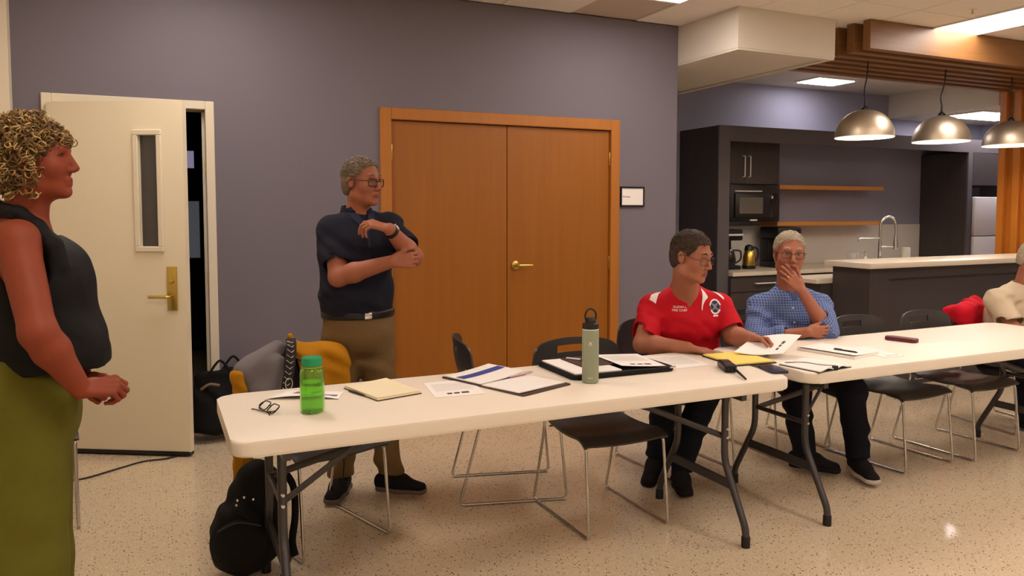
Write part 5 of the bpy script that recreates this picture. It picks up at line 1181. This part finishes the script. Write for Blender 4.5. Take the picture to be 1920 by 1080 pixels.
mk('shoulder_strap', tube(pathpts([(.10, -.06, .40), (.17, -.13, .22), (.20, -.14, .10), (.17, -.12, .012), (.24, -.16, .008)], 6), .01, 8, flat=(.016, .008)), M_bp, t)
for i, (x, z) in enumerate(((-.03, .335), (.0, .345), (.04, .335), (-.035, .315))): mk('rivet', lathe([(0, 0), (.007, 0), (.005, .004), (0, .005)], 8), M_chrome, t, loc=(x, -.088 - .0, z), rot=(R(75), 0, 0))
# jacket on the left chair
M_mus = fabric('mustard_cotton', (178, 120, 12), .8); M_gry = fabric('grey_fleece', (116, 110, 112), .9)
t = thing('jacket', 'mustard and grey jacket hung over the chair at the left table end', 'jacket', (.66, 3.60, 0), R(18))
S = SDF(); S.cone((.05, .26, .82), (.235, .21, .78), (.045, .045), (.05, .05), k=.04); S.cone((.225, .20, .76), (.25, .19, .52), (.06, .045), (.05, .04), u=(1, 0, 0), k=.05); S.cone((.10, .22, .78), (.17, .20, .54), (.085, .035), (.10, .035), u=(1, 0, 0), k=.05); S.cone((.03, .27, .83), (.015, .28, .885), .025, .012, k=.03); S.disp = folds(.012, 45, [(.9, .3, .2), (.6, -.3, .9), (-.4, .2, .9)], 51)
solid('mustard_side', S, .006, M_mus, t)
S = SDF(); S.cone((-.06, .27, .84), (-.25, .22, .76), (.035, .04), (.045, .045), k=.04); S.cone((-.16, .21, .78), (-.13, .19, .54), (.105, .038), (.09, .035), u=(1, 0, 0), k=.05); S.disp = folds(.012, 45, [(.9, .3, .2), (.6, -.3, .9), (-.4, .2, .9)], 52)
solid('grey_side', S, .006, M_gry, t)
S = SDF(); S.cone((-.285, .21, .75), (-.27, .20, .60), (.022, .05), (.03, .04), u=(1, 0, 0), k=.03); S.cone((-.26, .22, .60), (-.25, .24, .16), (.045, .03), (.05, .02), u=(1, 0, 0), k=.03); S.disp = folds(.008, 60, [(.9, .3, .2), (.6, -.3, .9)], 53)
solid('mustard_lining', S, .006, M_mus, t)
S = SDF(); S.cone((-.02, .285, .82), (.02, .26, .52), (.10, .02), (.11, .02), u=(1, 0, 0), k=.03); solid('dark_inside', S, .007, fabric('dark_lining', (44, 38, 40), .9), t)
S = SDF(); S.cone((.19, .26, .46), (.24, .20, .26), (.05, .02), (.02, .012), u=(1, 0, 0), k=.03); solid('sleeve_end', S, .006, M_mus, t)
mk('drawcord', tube(pathpts([(.25, .20, .27), (.252, .19, .22), (.246, .19, .17), (.25, .19, .13)], 4), .004, 6), M_black, t)
mk('zip_edge', tube(pathpts([(-.002, .225, .80), (.05, .185, .76), (.10, .165, .70), (.17, .155, .58)], 6), .005, 6), M_ink, t)
st = thing('lanyard_strap', 'black and white chevron strap hanging over the jacketed chair', 'strap', (.66, 3.60, 0), R(18))
C_ = [Vector(p) for p in pathpts([(-.015, .215, .885), (-.035, .17, .86), (-.055, .145, .78), (-.075, .135, .70), (-.095, .13, .60), (-.10, .13, .54)], 8)]
bm = bmesh.new(); tb(bm, C_, .02, 8, flat=(.024, .003)); mk('webbing', fin(bm, ang=60), mat('strap_black', (36, 32, 32), .8), st)
L_ = [0.0]
for a_, b_ in zip(C_, C_[1:]): L_.append(L_[-1] + (b_ - a_).length)
def along(s):
    for i in range(len(L_) - 1):
        if L_[i + 1] >= s: return C_[i].lerp(C_[i + 1], (s - L_[i]) / max(L_[i + 1] - L_[i], 1e-6))
    return C_[-1]
s_ = .02
while s_ < L_[-1] - .035:
    bm = bmesh.new(); 
    tb(bm, [along(s_) + Vector((-.022, -.0045, 0)), along(s_ + .018) + Vector((0, -.0045, 0)), along(s_) + Vector((.022, -.0045, 0))], .004, 6, flat=(.0045, .0015)); mk('chevron', fin(bm, ang=80), mat('strap_cream', (206, 196, 182), .8), st); s_ += .026
mk('ring', tube([(-.075 + .018 * math.cos(x / 16 * 6.283), .126 - .004, .69 + .026 * math.sin(x / 16 * 6.283)) for x in range(16)], .003, 6, True), M_chrome, st)
# red jacket
t = thing('jacket', 'bright red jacket draped on the chair of the man in beige', 'jacket', (5.45, 3.44, -.012), R(-8))
M_rj = fabric('red_fleece', (196, 16, 40), .85)
S = SDF(); S.cone((-.215, .20, .775), (-.02, .28, .825), (.068, .075), (.06, .06), k=.05); S.cone((-.215, .195, .77), (-.20, .17, .64), (.062, .07), (.045, .05), u=(1, 0, 0), k=.05); S.cone((-.10, .20, .76), (-.06, .18, .52), (.09, .05), (.09, .035), u=(1, 0, 0), k=.06); S.cone((.05, .22, .78), (.05, .18, .52), (.10, .05), (.10, .035), u=(1, 0, 0), k=.06); S.cone((-.10, .31, .80), (-.08, .32, .40), (.18, .03), (.20, .025), u=(1, 0, 0), k=.05); S.cone((-.24, .30, .42), (-.24, .28, .33), (.05, .02), (.02, .012), u=(1, 0, 0), k=.03); S.cone((.05, .30, .42), (.07, .28, .33), (.05, .02), (.02, .012), u=(1, 0, 0), k=.03)
S.disp = folds(.012, 45, [(.9, .3, .2), (.6, -.3, .9), (-.4, .2, .9)], 61); solid('shell', S, .007, M_rj, t)
mk('label', box(-.245, -.22, .155, .159, .655, .670), M_white, t)
# black tote near the door
t = thing('tote_bag', 'black tote bag with looped handles by the ajar door', 'bag', (.40, 5.33, 0), R(4))
S = SDF(); S.cone((0, 0, .10), (0, .02, .42), (.24, .10), (.20, .05), u=(1, 0, 0), k=.04, cap=.06); S.cut((0, 0, -1), (0, 0, .002)); S.cut((0, -.15, 1), (0, 0, .45)); S.disp = folds(.010, 40, [(.9, .3, .4), (.5, -.8, .5)], 71)
solid('body', S, .008, M_bp, t)
for y, dx in ((-.05, -.04), (.07, .06)): mk('handle', tube(pathpts([(dx - .09, y, .42), (dx - .03, y, .515), (dx + .01, y, .525), (dx + .08, y, .42)], 6), .008, 8), M_bp, t)
mk('leather_tab', tube(pathpts([(-.17, -.105, .37), (-.12, -.115, .40), (-.06, -.11, .385)], 5), .009, 8), mat('tan_tab', (120, 96, 76), .5), t)
# floor cable
pts = [(.105, 5.08), (.02, 5.04), (-.10, 5.04), (-.23, 4.96), (-.38, 4.86), (-.50, 4.84), (-.70, 4.80)]
o = mk('floor_cable', tube(pathpts([(x, y, .006) for x, y in pts], 6), .005, 8), M_black); setp(o, 'thin black cable running across the floor under the ajar door', 'cable')
# put each assembly's own origin at the foot of the thing it stands for
bpy.context.view_layer.update()
for o in list(COL.objects):
    if o.type == 'EMPTY' and o.parent is None and abs(o.rotation_euler.z) < 1e-6 and o.scale.x == 1.0:
        P = np.array([tuple(c.matrix_world @ Vector(b)) for c in o.children if c.type == 'MESH' for b in c.bound_box]); lo_, hi_ = P.min(0), P.max(0)
        b_ = Vector(((lo_[0] + hi_[0]) / 2, (lo_[1] + hi_[1]) / 2, lo_[2]))
        if (b_ - o.location).length > 0.6:
            d_ = b_ - o.location; o.location = b_
            for c in o.children: c.location = c.location - d_
